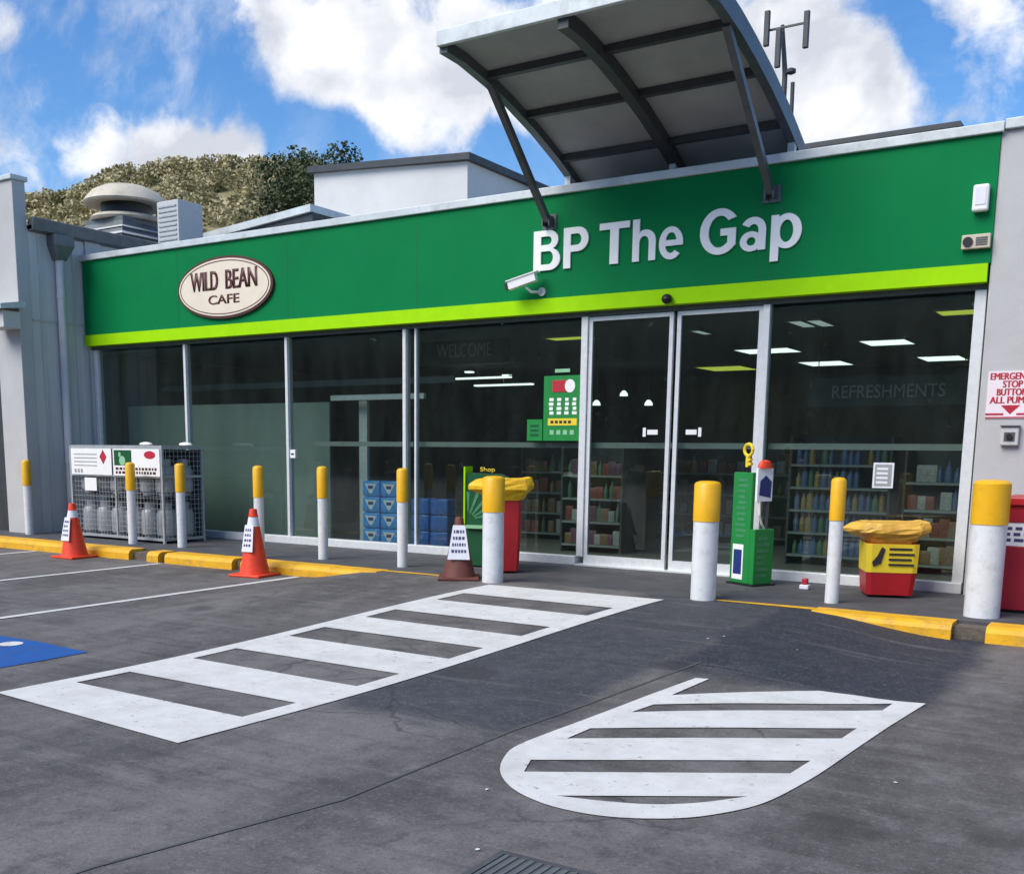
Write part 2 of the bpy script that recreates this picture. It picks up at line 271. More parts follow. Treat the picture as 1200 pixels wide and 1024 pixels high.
# ------------------------------------------------------------------ helpers
class MB:
    def __init__(s): s.bm = bmesh.new()
    def _face(s, vs, mi=0):
        try: f = s.bm.faces.new(vs); f.material_index = mi; return f
        except ValueError: return None
    def box(s, x0, x1, y0, y1, z0, z1, mi=0, bev=0):
        v = [s.bm.verts.new(p) for p in ((x0,y0,z0),(x1,y0,z0),(x1,y1,z0),(x0,y1,z0),(x0,y0,z1),(x1,y0,z1),(x1,y1,z1),(x0,y1,z1))]
        fs = [s._face([v[i] for i in q], mi) for q in ((3,2,1,0),(4,5,6,7),(0,1,5,4),(1,2,6,5),(2,3,7,6),(3,0,4,7))]
        if bev:
            es = list({e for f in fs for e in f.edges})
            r = bmesh.ops.bevel(s.bm, geom=es, offset=bev, segments=2, affect='EDGES', profile=.5)
            for f in r['faces']: f.material_index = mi
        return s
    def prism(s, poly, vec, mi=0):        # closed polygon of 3-D points, extruded
        vec = Vector(vec); a = [s.bm.verts.new(p) for p in poly]; b = [s.bm.verts.new(Vector(p)+vec) for p in poly]; n = len(poly)
        s._face(a[::-1], mi); s._face(b, mi)
        for i in range(n): s._face([a[i], a[(i+1) % n], b[(i+1) % n], b[i]], mi)
        return s
    def tube(s, pts, r, seg=10, mi=0, caps=True):
        pts = [Vector(p) for p in pts]; rs = r if isinstance(r, (list, tuple)) else [r]*len(pts); rings = []
        for i, p in enumerate(pts):
            d = (pts[min(i+1, len(pts)-1)] - pts[max(i-1, 0)]).normalized(); a = d.orthogonal().normalized()
            if i and rings:
                a = (prev - d*prev.dot(d)).normalized()
            prev = a; b = d.cross(a)
            rings.append([s.bm.verts.new(p + (a*math.cos(2*math.pi*k/seg) + b*math.sin(2*math.pi*k/seg))*rs[i]) for k in range(seg)])
        for A, B in zip(rings, rings[1:]):
            for k in range(seg): s._face([A[k], A[(k+1) % seg], B[(k+1) % seg], B[k]], mi)
        if caps: s._face(rings[0][::-1], mi); s._face(rings[-1], mi)
        return s
    def bar(s, p, q, w, h=None, mi=0, upv=(0, 0, 1)):    # square-section bar
        p, q = Vector(p), Vector(q); h = h or w; d = (q-p).normalized(); a = d.cross(Vector(upv))
        if a.length < 1e-4: a = d.cross(Vector((1, 0, 0)))
        a.normalize(); b = a.cross(d).normalized()
        P = [p + a*sx*w/2 + b*sy*h/2 for sx, sy in ((-1,-1),(1,-1),(1,1),(-1,1))]
        return s.prism(P, q-p, mi)
    def lathe(s, prof, c=(0, 0, 0), seg=24, mi=0, sx=1, sy=1):
        rings = []
        for r, z in prof: rings.append([s.bm.verts.new((c[0]+sx*r*math.cos(2*math.pi*k/seg), c[1]+sy*r*math.sin(2*math.pi*k/seg), c[2]+z)) for k in range(seg)])
        for A, B in zip(rings, rings[1:]):
            for k in range(seg): s._face([A[k], A[(k+1) % seg], B[(k+1) % seg], B[k]], mi)
        s._face(rings[0][::-1], mi); s._face(rings[-1], mi); return s
    def loft(s, rings, mi=0, close=True):
        rs = [[s.bm.verts.new(p) for p in r] for r in rings]; n = len(rs[0])
        for A, B in zip(rs, rs[1:]):
            for k in range(n): s._face([A[k], A[(k+1) % n], B[(k+1) % n], B[k]], mi)
        if close: s._face(rs[0][::-1], mi); s._face(rs[-1], mi)
        return s
    def mesh(s, me, mat4, mi=0):
        off = len(s.bm.verts); t = me.copy(); t.transform(mat4); n0 = len(s.bm.faces); s.bm.from_mesh(t); s.bm.faces.ensure_lookup_table()
        for f in s.bm.faces[n0:]: f.material_index = mi
        bpy.data.meshes.remove(t); return s
    def build(s, name, mats, parent=None, loc=(0, 0, 0), smooth=False, normals=True):
        if normals: bmesh.ops.recalc_face_normals(s.bm, faces=s.bm.faces)
        me = bpy.data.meshes.new(name); s.bm.to_mesh(me); s.bm.free()
        for x in (mats if isinstance(mats, (list, tuple)) else [mats]): me.materials.append(M[x])
        if smooth: me.shade_smooth(); me.set_sharp_from_angle(angle=R(38))
        o = bpy.data.objects.new(name, me); COL.objects.link(o); o.location = loc
        if parent: o.parent = parent
        return o
def tag(o, label, cat, group=None):
    o['label'] = label; o['category'] = cat
    if group: o['group'] = group
    return o
def thing(name, label, cat, loc=(0, 0, 0), rotz=0, group=None):
    o = bpy.data.objects.new(name, None); COL.objects.link(o); o.location = loc; o.rotation_euler = (0, 0, rotz); o.empty_display_size = .2
    return tag(o, label, cat, group)
def struct(o): o['kind'] = 'structure'; return o
def dup(root, loc, rotz=None, label=None):
    r = root.copy(); COL.objects.link(r); r.location = loc
    if rotz is not None: r.rotation_euler = (0, 0, rotz)
    if label: r['label'] = label
    for ch in list(root.children):
        c = ch.copy(); COL.objects.link(c); c.parent = r
        for g in list(ch.children):
            d = g.copy(); COL.objects.link(d); d.parent = c
    return r
def text_mesh(body, width=None, height=None, depth=.01, bold=0.0, sx=1):
    # letters standing in the xz plane, front towards -y, lower left at the origin; scaled to the given size
    cu = bpy.data.curves.new('lettering', 'FONT'); cu.body = body; cu.size = 1; cu.offset = bold; cu.resolution_u = 4
    o = bpy.data.objects.new('lettering', cu); COL.objects.link(o); dg = bpy.context.evaluated_depsgraph_get()
    me = bpy.data.meshes.new_from_object(o.evaluated_get(dg)); bpy.data.objects.remove(o); bpy.data.curves.remove(cu)
    xs = [v.co.x for v in me.vertices]; ys = [v.co.y for v in me.vertices]; x0, x1, y0, y1 = min(xs), max(xs), min(ys), max(ys)
    ky = height/(y1-y0) if height else None; kx = width/(x1-x0) if width else ky*sx
    if ky is None: ky = kx
    for v in me.vertices: v.co = ((v.co.x-x0)*kx, 0, (v.co.y-y0)*ky)
    bm = bmesh.new(); bm.from_mesh(me); r = bmesh.ops.extrude_face_region(bm, geom=list(bm.faces))
    for v in r['geom']:
        if isinstance(v, bmesh.types.BMVert): v.co.y -= depth
    bmesh.ops.recalc_face_normals(bm, faces=bm.faces); bm.to_mesh(me); bm.free(); return me
def T(x, y, z): return Matrix.Translation((x, y, z))
def sm(t): t = min(1, max(0, t)); return t*t*(3-2*t)
def ground_z(x, y):
    s = sm((x+9.2)/1.2) if x < -5 else sm((-1.45-x)/1.35)
    return -.14*(1 - s*sm((y+7.6)/5.35)) - (.06 if y > -1.9 else 0)
def flat(name, polys, mat, lift, parent=None):
    """sheet that follows the ground: polys = list of (outer, [holes])"""
    bm = bmesh.new()
    for outer, holes in polys:
        cu = bpy.data.curves.new('outline', 'CURVE'); cu.dimensions = '2D'; cu.fill_mode = 'BOTH'
        for ring in [outer]+holes:
            sp = cu.splines.new('POLY'); sp.points.add(len(ring)-1); sp.use_cyclic_u = True
            for p, q in zip(sp.points, ring): p.co = (q[0], q[1], 0, 1)
        o = bpy.data.objects.new('outline', cu); COL.objects.link(o); dg = bpy.context.evaluated_depsgraph_get()
        me = bpy.data.meshes.new_from_object(o.evaluated_get(dg)); bpy.data.objects.remove(o); bpy.data.curves.remove(cu); bm.from_mesh(me); bpy.data.meshes.remove(me)
    xs = [v.co.x for v in bm.verts]; ys = [v.co.y for v in bm.verts]
    for ax, lo, hi in ((0, min(xs), max(xs)), (1, min(ys), max(ys))):
        k = math.floor(lo/.25)*.25
        while k < hi:
            n = (1, 0, 0) if ax == 0 else (0, 1, 0)
            bmesh.ops.bisect_plane(bm, geom=bm.verts[:]+bm.edges[:]+bm.faces[:], plane_co=(k, k, 0), plane_no=n); k += .25
    for v in bm.verts: v.co.z = ground_z(v.co.x, v.co.y) + lift
    for f in bm.faces:
        if f.normal.z < 0: f.normal_flip()
    me = bpy.data.meshes.new(name); bm.to_mesh(me); bm.free(); me.materials.append(M[mat])
    o = bpy.data.objects.new(name, me); COL.objects.link(o); o['kind'] = 'structure'; return o

# ------------------------------------------------------------------ ground
def ground():
    def axis(a, b, far):
        xs = [a + .25*i for i in range(int((b-a)/.25)+1)]
        lo, k = [], .5
        while xs[0] - (lo and (xs[0]-lo[-1]) or 0) - k > -far and k < far: lo.append((lo[-1] if lo else xs[0]) - k); k *= 1.6
        hi, k = [], .5
        while k < far: hi.append((hi[-1] if hi else xs[-1]) + k); k *= 1.6
        return lo[::-1] + xs + hi
    xs = axis(-18, 4, 900); ys = axis(-14, 0, 900); bm = bmesh.new()
    g = [[bm.verts.new((x, y, ground_z(x, y))) for x in xs] for y in ys]
    for j in range(len(ys)-1):
        for i in range(len(xs)-1): bm.faces.new((g[j][i], g[j][i+1], g[j+1][i+1], g[j+1][i]))
    me = bpy.data.meshes.new('ground'); bm.to_mesh(me); bm.free(); me.materials.append(M['asphalt']); me.shade_smooth()
    o = bpy.data.objects.new('ground', me); COL.objects.link(o); struct(o)
ground()
# footpath slab along the shop
struct(MB().box(-19, 6, -1.97, 1.0, -.30, 0, bev=.004).build('pavement', 'paving'))
struct(MB().box(-.3, .3, -.012, .012, 0, .003).build('pavement_joint', 'intdark', loc=(-5.2, -.9, 0))) if False else None
# yellow kerb pieces, with broken gaps between them
def kerb(x0, x1, z0=-.30, top=.006):
    prof = [(0, -2.30, z0), (0, -2.29, top-.055), (0, -2.265, top-.018), (0, -2.225, top), (0, -1.972, top), (0, -1.972, z0)]
    rr = random.Random(int(x0*100)); n = max(2, int((x1-x0)/.22)); rings = []
    for i in range(n+1):
        x = x0 + (x1-x0)*i/n; j = rr.uniform(-.006, .006); rings.append([(x, y+(j if y < -2.1 else 0), z+(j*.5 if z > -.1 else 0)) for _, y, z in prof])
    return struct(MB().loft(rings).build('kerb', 'kerb'))
for a, b in ((-19, -12.62), (-12.22, -11.98), (-11.84, -10.5), (-10.34, -8.05), (-2.75, -1.50), (-1.22, 4)): kerb(a, b)
for a, b in ((-12.62, -12.22), (-11.98, -11.84), (-10.5, -10.34), (-1.50, -1.22)):
    struct(MB().box(a+.003, b-.003, -2.20, -1.976, -.30, -.03).build('kerb_gap', 'kerbconc'))
flat('kerb_line', [([(-8.04, -2.13), (-7.0, -2.13), (-7.0, -2.03), (-8.04, -2.03)], []), ([(-3.75, -2.12), (-2.76, -2.16), (-2.76, -2.02), (-3.75, -2.06)], [])], 'kerb', .005)

# painted markings
holes = []
cl_ = lambda y: -6.43 + .17*(y+8.4)/6; cr_ = lambda y: -4.49 + .30*(y+8.4)/6
for i, y in enumerate((-7.86, -6.82, -5.77, -4.76, -3.65)):
    a, b = y-.02, y+.44+.04*(i == 4); holes.append([(cl_(y)+.15, y), (cr_(a)-.16, a), (cr_(b)-.16, b), (cl_(b)+.15, b+.01)])
flat('crosswalk_marking', [([(cl_(-8.36), -8.36), (cr_(-8.5), -8.50), (cr_(-2.4), -2.40), (cl_(-2.46), -2.46)], holes)], 'white', .006)
def on_ground(px, py):
    z = -.1
    for _ in range(50): q = at_z(px, py, z); z = .5*z + .5*ground_z(q.x, q.y)
    return (q.x, q.y)
from_px = lambda pts: [on_ground(a, b) for a, b in pts]
isl = from_px([(815, 795), (831, 796), (787, 815), (860, 812), (960, 810), (1000, 815), (1050, 822), (1085, 825), (1040, 853), (1000, 880), (960, 908), (930, 925), (905, 938), (880, 947), (840, 955), (800, 960), (740, 960), (695, 956), (650, 947), (620, 936), (600, 925), (588, 912), (585, 900), (590, 888), (600, 876), (640, 860), (700, 838), (760, 815)])
ih = [from_px(q) for q in ([(740, 835), (766, 826), (1046, 825), (1034, 833)], [(664, 866), (692, 854), (1004, 854), (986, 866)], [(614, 905), (622, 891), (950, 892), (926, 907)], [(652, 933), (700, 939), (762, 944), (820, 942), (876, 934)])]
def smooth_ring(r_, a, b):       # corner cutting on the curved run of points a..b
    seg = r_[a:b]
    for _ in range(3): seg = [seg[0]] + [p for u, v in zip(seg, seg[1:]) for p in ((u[0]*.75+v[0]*.25, u[1]*.75+v[1]*.25), (u[0]*.25+v[0]*.75, u[1]*.25+v[1]*.75))] + [seg[-1]]
    return r_[:a] + seg + r_[b:]
isl = smooth_ring(isl, 8, 27); ih[3] = smooth_ring(ih[3], 0, 5)
flat('island_marking', [(isl, ih)], 'white', .006)
for x in (-9.24, -11.85, -14.75): flat('bay_marking', [([(x-.05, -13), (x+.05, -13), (x+.05, -2.36), (x-.05, -2.36)], [])], 'white', .006)
flat('blue_marking', [([(-8.62, -8.56), (-7.2, -8.52), (-7.14, -7.85), (-7.12, -7.12), (-7.9, -7.07), (-8.6, -7.1)], [])], 'blue', .005)
circ = lambda x, y, r, n=18: [(x+r*math.cos(2*math.pi*k/n), y+r*math.sin(2*math.pi*k/n)) for k in range(n)]
flat('access_symbol_marking', [(circ(-7.93, -7.27, .1), []), ([(-8.0, -7.4), (-7.88, -7.4), (-7.88, -7.6), (-7.7, -7.6), (-7.7, -7.68), (-7.88, -7.7), (-7.88, -7.8), (-7.62, -7.8), (-7.5, -8.15), (-7.4, -8.1), (-7.42, -8.2), (-7.6, -8.26), (-7.7, -7.9), (-8.0, -7.9)], []),
     ([(-7.93+.33*math.cos(R(a)), -8.02+.33*math.sin(R(a))) for a in range(130, 371, 15)] + [(-7.93+.25*math.cos(R(a)), -8.02+.25*math.sin(R(a))) for a in range(370, 129, -15)], [])], 'white', .009)
seam = [(-3.46, -10.6), (-3.40, -9.9), (-3.12, -8.72), (-3.10, -7.17), (-2.96, -6.0), (-2.82, -4.9)]
flat('asphalt_seam', [([(x-.009, y) for x, y in seam] + [(x+.009, y) for x, y in seam[::-1]], [])], 'intdark', .004)
for i in range(7):
    px, py = random.choice([(820, 760), (410, 905), (540, 925), (560, 985), (690, 920), (880, 770), (300, 900), (1100, 910), (150, 930), (950, 985)]); px += random.uniform(-60, 60); py += random.uniform(-12, 12)
    c = at_z(px, py, -.1); n = 7; rr = random.uniform(.006, .014)
    flat('asphalt_fleck', [([(c.x+rr*random.uniform(.6, 1.2)*math.cos(2*math.pi*k/n), c.y+rr*random.uniform(.6, 1.2)*math.sin(2*math.pi*k/n)) for k in range(n)], [])], 'paper', .008)
# storm drain
dr = thing('drain_grate', 'dark steel storm drain grate set into the asphalt at the near edge', 'drain', (-2.13, -8.86, -.14))
MB().box(0, .55, -.45, 0, -.002, .003).build('pit_shade', 'intdark', dr)  # flat dark plate stands in for the shaded hollow below the bars
f_ = MB(); f_.box(-.03, 0, -.48, .03, -.002, .008); f_.box(.55, .58, -.48, .03, -.002, .008); f_.box(0, .55, 0, .03, -.002, .008); f_.box(0, .55, -.48, -.45, -.002, .008); f_.build('frame', 'paving', dr)
b_ = MB()
for i in range(14): b_.box(.008+i*.039, .028+i*.039, -.449, -.001, .0035, .0075)
b_.build('bars', 'gutter', dr)

# ------------------------------------------------------------------ the shop
H1, H2, XL, XR = 3.24, 4.68, -16.26, -1.74
shop = thing('service_station_shop', 'long single storey shop with green fascia over full height glass front', 'shop')
fa = MB().box(XL, XR, -.10, .30, H1+.185, H2).build('fascia', 'green', shop)
MB().box(XL, XR-.02, -.115, .02, H1, H1+.183).build('stripe', 'lime', fa)
MB().box(XL-.04, XR+.03, -.14, .36, H2+.001, H2+.10, bev=.008).build('capping', 'capping', fa)
for i in range(1, 6): x = XL + (XR-XL)*i/6; MB().box(x-.003, x+.003, -.1015, -.09, H1+.186, H2-.002).build('panel_joint', 'promodark', fa)
MB().box(XL+.05, XR, .02, .14, H1-.06, H1-.001).build('header', 'darkalu', shop)
MB().box(XR-.0, 7, -.08, 14, -.1, H2+.02, bev=.01).build('pier', 'pier', shop)
MB().box(XR+.035, 7.1, -.13, 14.1, H2+.022, H2+.12, bev=.008).build('pier_capping', 'capping', shop)
MB().box(XL, XR-.001, .301, 14, H1+.4, H2-.05).build('roof', 'roofsheet', shop)
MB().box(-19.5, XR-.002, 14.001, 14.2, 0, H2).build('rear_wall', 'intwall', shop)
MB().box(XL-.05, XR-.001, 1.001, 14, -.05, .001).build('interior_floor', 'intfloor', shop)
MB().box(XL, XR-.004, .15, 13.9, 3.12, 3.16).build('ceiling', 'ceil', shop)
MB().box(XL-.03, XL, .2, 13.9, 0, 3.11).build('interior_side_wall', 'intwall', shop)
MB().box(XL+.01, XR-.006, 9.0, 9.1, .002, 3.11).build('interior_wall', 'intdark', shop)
mulls = [-16.15, -13.86, -11.58, -9.30, -6.42, -5.20, -4.07, -1.82]
# mullions
for i, x in enumerate(mulls):
    w = (.05, .026, .026, .028, .045, 0, .04, .055)[i]
    if w: MB().box(x-w, x+w, .0, .12, .12, H1-.062, bev=.004).build('mullion', 'alu', shop)
MB().box(-9.13, -9.10, .02, .10, .12, H1-.062).build('mullion', 'alu', shop)
MB().box(XL+.0, -16.205, -.04, .14, .0, H1-.062, bev=.004).build('jamb', 'pier', shop)
# sills (pale aluminium plinth)
def sill(a, b):
    MB().box(a, b, -.03, .13, .001, .118, bev=.006).build('sill', 'alu', shop)
sill(-16.2, -6.47); sill(-4.11, -1.77)
MB().box(-6.46, -4.12, -.05, .13, .001, .02).build('threshold', 'alu', shop)
# panes
def pane(a, b, name='glass_pane', parent=shop, z0=.12, z1=H1-.062, y=.055):
    return MB().box(a, b, y, y+.008, z0, z1).build(name, 'glass', parent)
for a, b in ((-16.1, -13.886), (-13.834, -11.606), (-11.554, -9.328), (-9.272, -6.465), (-4.03, -1.875)): pane(a, b)
# sliding door leaves
for a, b, s in ((-6.37, -5.225, 1), (-5.175, -4.115, -1)):
    d = MB()
    d.box(a, a+.05, .03, .08, .02, H1-.07); d.box(b-.05, b, .03, .08, .02, H1-.07); d.box(a+.05, b-.05, .03, .08, .02, .14); d.box(a+.05, b-.05, .03, .08, H1-.12, H1-.07)
    d = d.build('sliding_door', 'alu', shop)
    pane(a+.05, b-.05, 'door_glass', d, .14, H1-.12, .05)
    q = MB(); cx = (b-.30) if s > 0 else (a+.16)
    q.box(cx, cx+.14, .04, .046, 1.70, 1.76); q.box(cx-.06 if s > 0 else cx+.16, cx-.02 if s > 0 else cx+.20, .04, .046, 1.675, 1.785)
    q.build('door_sticker', 'letter', d)
# transom rail behind the glass and inner lobby frame
tr_ = MB(); tr_.box(-11.3, -9.34, .30, .34, 1.53, 1.60); tr_.box(-9.26, -6.48, .16, .20, 1.53, 1.60); tr_.box(-6.36, -5.24, .16, .2, 1.53, 1.6); tr_.box(-5.16, -4.13, .16, .2, 1.53, 1.6); tr_.box(-4.02, -1.88, .16, .20, 1.53, 1.60)
tr_.build('transom_rail', 'bandgrey', shop)
MB().box(-16.1, -11.25, .62, .66, .003, 2.22).build('partition', 'partition', shop)
fr_ = MB(); fr_.box(-10.84, -10.68, .86, .92, .003, 2.24); fr_.box(-11.22, -9.4, .62, .68, 2.24, 2.32); fr_.build('lobby_frame', 'alu', shop)
MB().box(-16.1, -9.4, 1.4, 1.46, 2.52, 2.62).build('bulkhead_rail', 'bandgrey', shop)
lk_ = MB().box(-11.545, -11.44, .02, .05, 1.34, 1.47, bev=.004); lk_.box(-11.52, -11.465, .012, .0195, 1.395, 1.415, mi=1); lk_.build('lock_plate', ['letter', 'black'], shop)

# ---- signs on the fascia
sg = thing('shop_name_sign', 'raised white letters reading BP The Gap on the green fascia', 'sign', (0, 0, 0))
def arc(cx, cz, rx, rz, a0, a1, n=14): return [(cx+rx*math.cos(R(a0+(a1-a0)*k/n)), cz+rz*math.sin(R(a0+(a1-a0)*k/n))) for k in range(n+1)]
ring = lambda cx, cz, rx, rz: arc(cx, cz, rx, rz, 0, 350, 30)
# outlines on a cap height of 1: list of layers, each layer = [outer ring, holes...]
GLYPHS = {
 'B': [[[(0, 0), (0, 1)] + arc(.38, .755, .25, .245, 90, -62) + arc(.41, .275, .275, .275, 62, -90), [(.19, .64), (.19, .85)] + arc(.36, .745, .105, .105, 90, -90), [(.19, .15), (.19, .48)] + arc(.39, .315, .115, .165, 90, -90)]],
 'P': [[[(0, 0), (0, 1)] + arc(.38, .70, .29, .30, 90, -90) + [(.19, .40), (.19, 0)], [(.19, .56), (.19, .84)] + arc(.36, .70, .12, .14, 90, -90)]],
 'T': [[[(.25, 0), (.25, .84), (0, .84), (0, 1), (.70, 1), (.70, .84), (.45, .84), (.45, 0)]]],
 'h': [[[(0, 0), (0, 1), (.18, 1), (.18, .66)] + arc(.34, .47, .27, .27, 118, 0) + [(.61, 0), (.43, 0)] + arc(.305, .45, .125, .14, 0, 180) + [(.18, 0)]]],
 'e': [[arc(.33, .36, .33, .385, -4, 318, 34) + arc(.33, .36, .16, .235, 312, 196, 14) + [(.66, .30)], [(.17, .43)] + arc(.33, .41, .15, .20, 172, 8, 12) + [(.48, .43)]]],
 'G': [[arc(.44, .5, .44, .525, 35, 322, 40) + [(.80, .16), (.80, .56), (.46, .56), (.46, .40), (.62, .40), (.62, .235)] + arc(.44, .5, .245, .36, 305, 42, 30)]],
 'a': [[[(.57, 0), (.57, .46)] + arc(.29, .46, .28, .285, 4, 152, 16) + arc(.29, .45, .115, .135, 148, 0, 12) + [(.405, 0)]], [ring(.245, .205, .245, .225), ring(.25, .205, .10, .095)]],
 'p': [[[(0, -.29), (0, .73), (.165, .73), (.165, .60), (.18, .36), (.18, -.29)]], [ring(.345, .36, .315, .385), ring(.335, .36, .145, .245)]],
}
def letter(ch, x0, x1, z0, cap):
    bm = bmesh.new()
    for li, layer in enumerate(GLYPHS[ch]):
        cu = bpy.data.curves.new('outline', 'CURVE'); cu.dimensions = '2D'; cu.fill_mode = 'BOTH'
        for r_ in layer:
            sp = cu.splines.new('POLY'); sp.points.add(len(r_)-1); sp.use_cyclic_u = True
            for p, q in zip(sp.points, r_): p.co = (q[0], q[1], 0, 1)
        o = bpy.data.objects.new('outline', cu); COL.objects.link(o); me = bpy.data.meshes.new_from_object(o.evaluated_get(bpy.context.evaluated_depsgraph_get()))
        bpy.data.objects.remove(o); bpy.data.curves.remove(cu); b2_ = bmesh.new(); b2_.from_mesh(me); bpy.data.meshes.remove(me)
        r_ = bmesh.ops.extrude_face_region(b2_, geom=list(b2_.faces))
        for v in r_['geom']:
            if isinstance(v, bmesh.types.BMVert): v.co.z += 1
        d0, d1 = -.103+.001*li, -.126+.001*li
        for v in b2_.verts: v.co = (v.co.x, d1 if v.co.z > .5 else d0, v.co.y)
        me = bpy.data.meshes.new('t'); b2_.to_mesh(me); b2_.free(); bm.from_mesh(me); bpy.data.meshes.remove(me)
    xs = [v.co.x for v in bm.verts]; a, b = min(xs), max(xs)
    for v in bm.verts: v.co.x = x0 + (v.co.x-a)/(b-a)*(x1-x0); v.co.z = z0 + v.co.z*cap
    bmesh.ops.recalc_face_normals(bm, faces=bm.faces)
    me = bpy.data.meshes.new('letter'); bm.to_mesh(me); bm.free(); me.materials.append(M['letter']); o = bpy.data.objects.new('letter', me); COL.objects.link(o); o.parent = sg
for ch, a, b, c in (('B', 625, 656, 300), ('P', 660, 689, 298), ('T', 702, 737, 290), ('h', 741, 768, 285), ('e', 772, 800, 285), ('G', 820, 862, 275), ('a', 867, 897, 278), ('p', 903, 939, 275)):
    letter(ch, at_y(a, c, -.13).x, at_y(b, c, -.13).x, 3.77, .49)

ov = thing('cafe_sign', 'cream oval cafe sign with brown rim, WILD BEAN CAFE lettering', 'sign', (-12.74, -.103, 3.985))
def ellipse(a, b, n=56): return [(a*math.cos(2*math.pi*k/n), b*math.sin(2*math.pi*k/n)) for k in range(n)]
MB().prism([(x, 0, z) for x, z in ellipse(1.06, .475)], (0, -.04, 0)).build('rim', 'maroon', ov)
MB().prism([(x, -.0405, z) for x, z in ellipse(1.015, .44)], (0, -.006, 0)).build('inner_ring', 'maroon', ov) if False else None
MB().prism([(x, -.0402, z) for x, z in ellipse(1.015, .437)], (0, -.008, 0)).build('face', 'cream', ov)
rg = MB(); A_, B_ = ellipse(.985, .41), ellipse(.97, .397)
for k in range(56):
    j = (k+1) % 56; rg.prism([(A_[k][0], -.0485, A_[k][1]), (A_[j][0], -.0485, A_[j][1]), (B_[j][0], -.0485, B_[j][1]), (B_[k][0], -.0485, B_[k][1])], (0, -.003, 0))
rg.build('pinstripe', 'maroon', ov)
tm = MB()
for w_, wd_, ht_, x_, z_, st in (('WILD', .61, .29, -.74, -.03, .008), ('BEAN', .67, .29, .05, -.03, .008), ('CAFE', .68, .14, -.34, -.25, .004)):
    for k_ in range(4): tm.mesh(text_mesh(w_, wd_, ht_, .004, .004), T(x_+st*k_, -.0485-.0005*k_, z_))
tm.build('lettering', 'maroon', ov)

cv = thing('security_camera', 'white bullet security camera under the large white letters', 'camera', (-7.02, -.1, 3.56))
hd = MB(); hd.bar((-.34, -.22, .02), (.02, -.16, .12), .10, .10); hd.build('housing', 'letter', cv)
MB().bar((-.385, -.2275, .0085), (-.3405, -.2201, .0205), .078, .078).build('lens', 'black', cv)
MB().bar((-.37, -.225, .073), (.05, -.155, .19-.005), .125, .014).build('sunshield', 'letter', cv)
br = MB(); br.tube([(-.12, -.185, .0), (-.06, -.13, -.06), (.03, -.02, -.05)], .018); br.tube([(.03, -.03, -.05), (.03, 0, -.05)], .055, 14); br.build('bracket', 'capping', cv)
dm = thing('door_sensor', 'small black motion sensor at the lime stripe above the sliding doors', 'sensor', (-5.24, -.116, 3.3))
MB().lathe([(.03, .05), (.055, .03), (.065, -.005), (.05, -.04), (.02, -.058)], (0, -.05, 0), 16).build('dome', 'black', dm, smooth=True); MB().box(-.04, .04, -.03, 0, -.03, .04).build('mount', 'black', dm)
fl = thing('wall_light', 'white floodlight box at the right end of the green fascia', 'light', (-1.87, -.101, 4.06))
MB().box(-.075, .075, -.09, 0, -.13, .13, bev=.02).build('body', 'letter', fl); MB().box(-.05, .05, -.096, -.091, -.07, .10).build('lens', 'paper', fl)
el = thing('emergency_light', 'cream emergency light with round black lamp and grille below the floodlight', 'light', (-1.885, -.101, 3.64))
MB().box(-.135, .135, -.06, 0, -.07, .07, bev=.008).build('body', 'beige', el); MB().tube([(-.075, -.075, 0), (-.075, -.061, 0)], .048, 16).build('lamp', 'black', el)
g_ = MB(); [g_.box(.0, .11, -.066, -.061, -.04+k*.022, -.028+k*.022) for k in range(4)]; g_.build('grille', 'darkalu', el)

# ---- awning over the entrance
aw = thing('entrance_awning', 'curved grey steel awning tilted up above the entrance on struts', 'awning')
prof = [(-2.46, 5.74), (-2.1, 5.73), (-1.56, 5.65), (-1.1, 5.55), (-.5, 5.39), (.1, 5.19), (.6, 4.99), (1.05, 4.80)]
def sheet(x0, x1, d0, d1, name, mat, parent=aw, clip=None):
    mb = MB(); P = prof if not clip else prof[clip[0]:clip[1]]; n = len(P); rings = []
    for y, z in P: rings.append([(x0, y, z+d0), (x1, y, z+d0), (x1, y, z+d1), (x0, y, z+d1)])
    return mb.loft(rings).build(name, mat, parent, smooth=True)
AX0, AX1 = -6.95, -3.98
ro = sheet(AX0, AX1, .09, .13, 'roof_sheet', 'roofsheet')
sheet(AX0+.06, AX1-.06, .055, .088, 'soffit', 'soffit')
MB().box(AX0-.02, AX1+.02, -2.52, -2.462, 5.735, 5.89, bev=.006).build('front_lip', 'capping', aw)
for x in (AX0+.03, AX1-.03): sheet(x-.05, x+.05, -.06, .15, 'side_beam', 'strut')
sheet(-5.53, -5.41, -.10, .054, 'centre_beam', 'rib')
for i in (1.9, 3.6, 5.15):
    k = int(i); f = i-k; y = prof[k][0]*(1-f)+prof[k+1][0]*f; z = prof[k][1]*(1-f)+prof[k+1][1]*f
    for a, b in ((AX0+.081, -5.531), (-5.409, AX1-.081)): MB().box(a, b, y-.045, y+.045, z-.02, z+.054).build('purlin', 'rib', aw)
MB().box(AX0+.081, AX1-.081, 1.0, 1.06, 4.76, 4.87).build('rear_beam', 'rib', aw)
for x in (AX0+.03, -5.47, AX1-.03): MB().box(x-.04, x+.04, .38, .46, 4.60, 5.04).build('post', 'capping', aw)
for x, top in ((-6.90, (-1.56, 5.62)), (-4.04, (-1.75, 5.62))):
    MB().bar((x, -.17, 4.37), (x, top[0], top[1]), .075, .075).build('strut', 'strut', aw)
    bk = MB().box(x-.10, x+.10, -.115, -.101, 4.27, 4.45); bk.box(x-.055, x-.040, -.22, -.116, 4.30, 4.42); bk.box(x+.040, x+.055, -.22, -.116, 4.30, 4.42); bk.build('bracket', 'strut', aw)

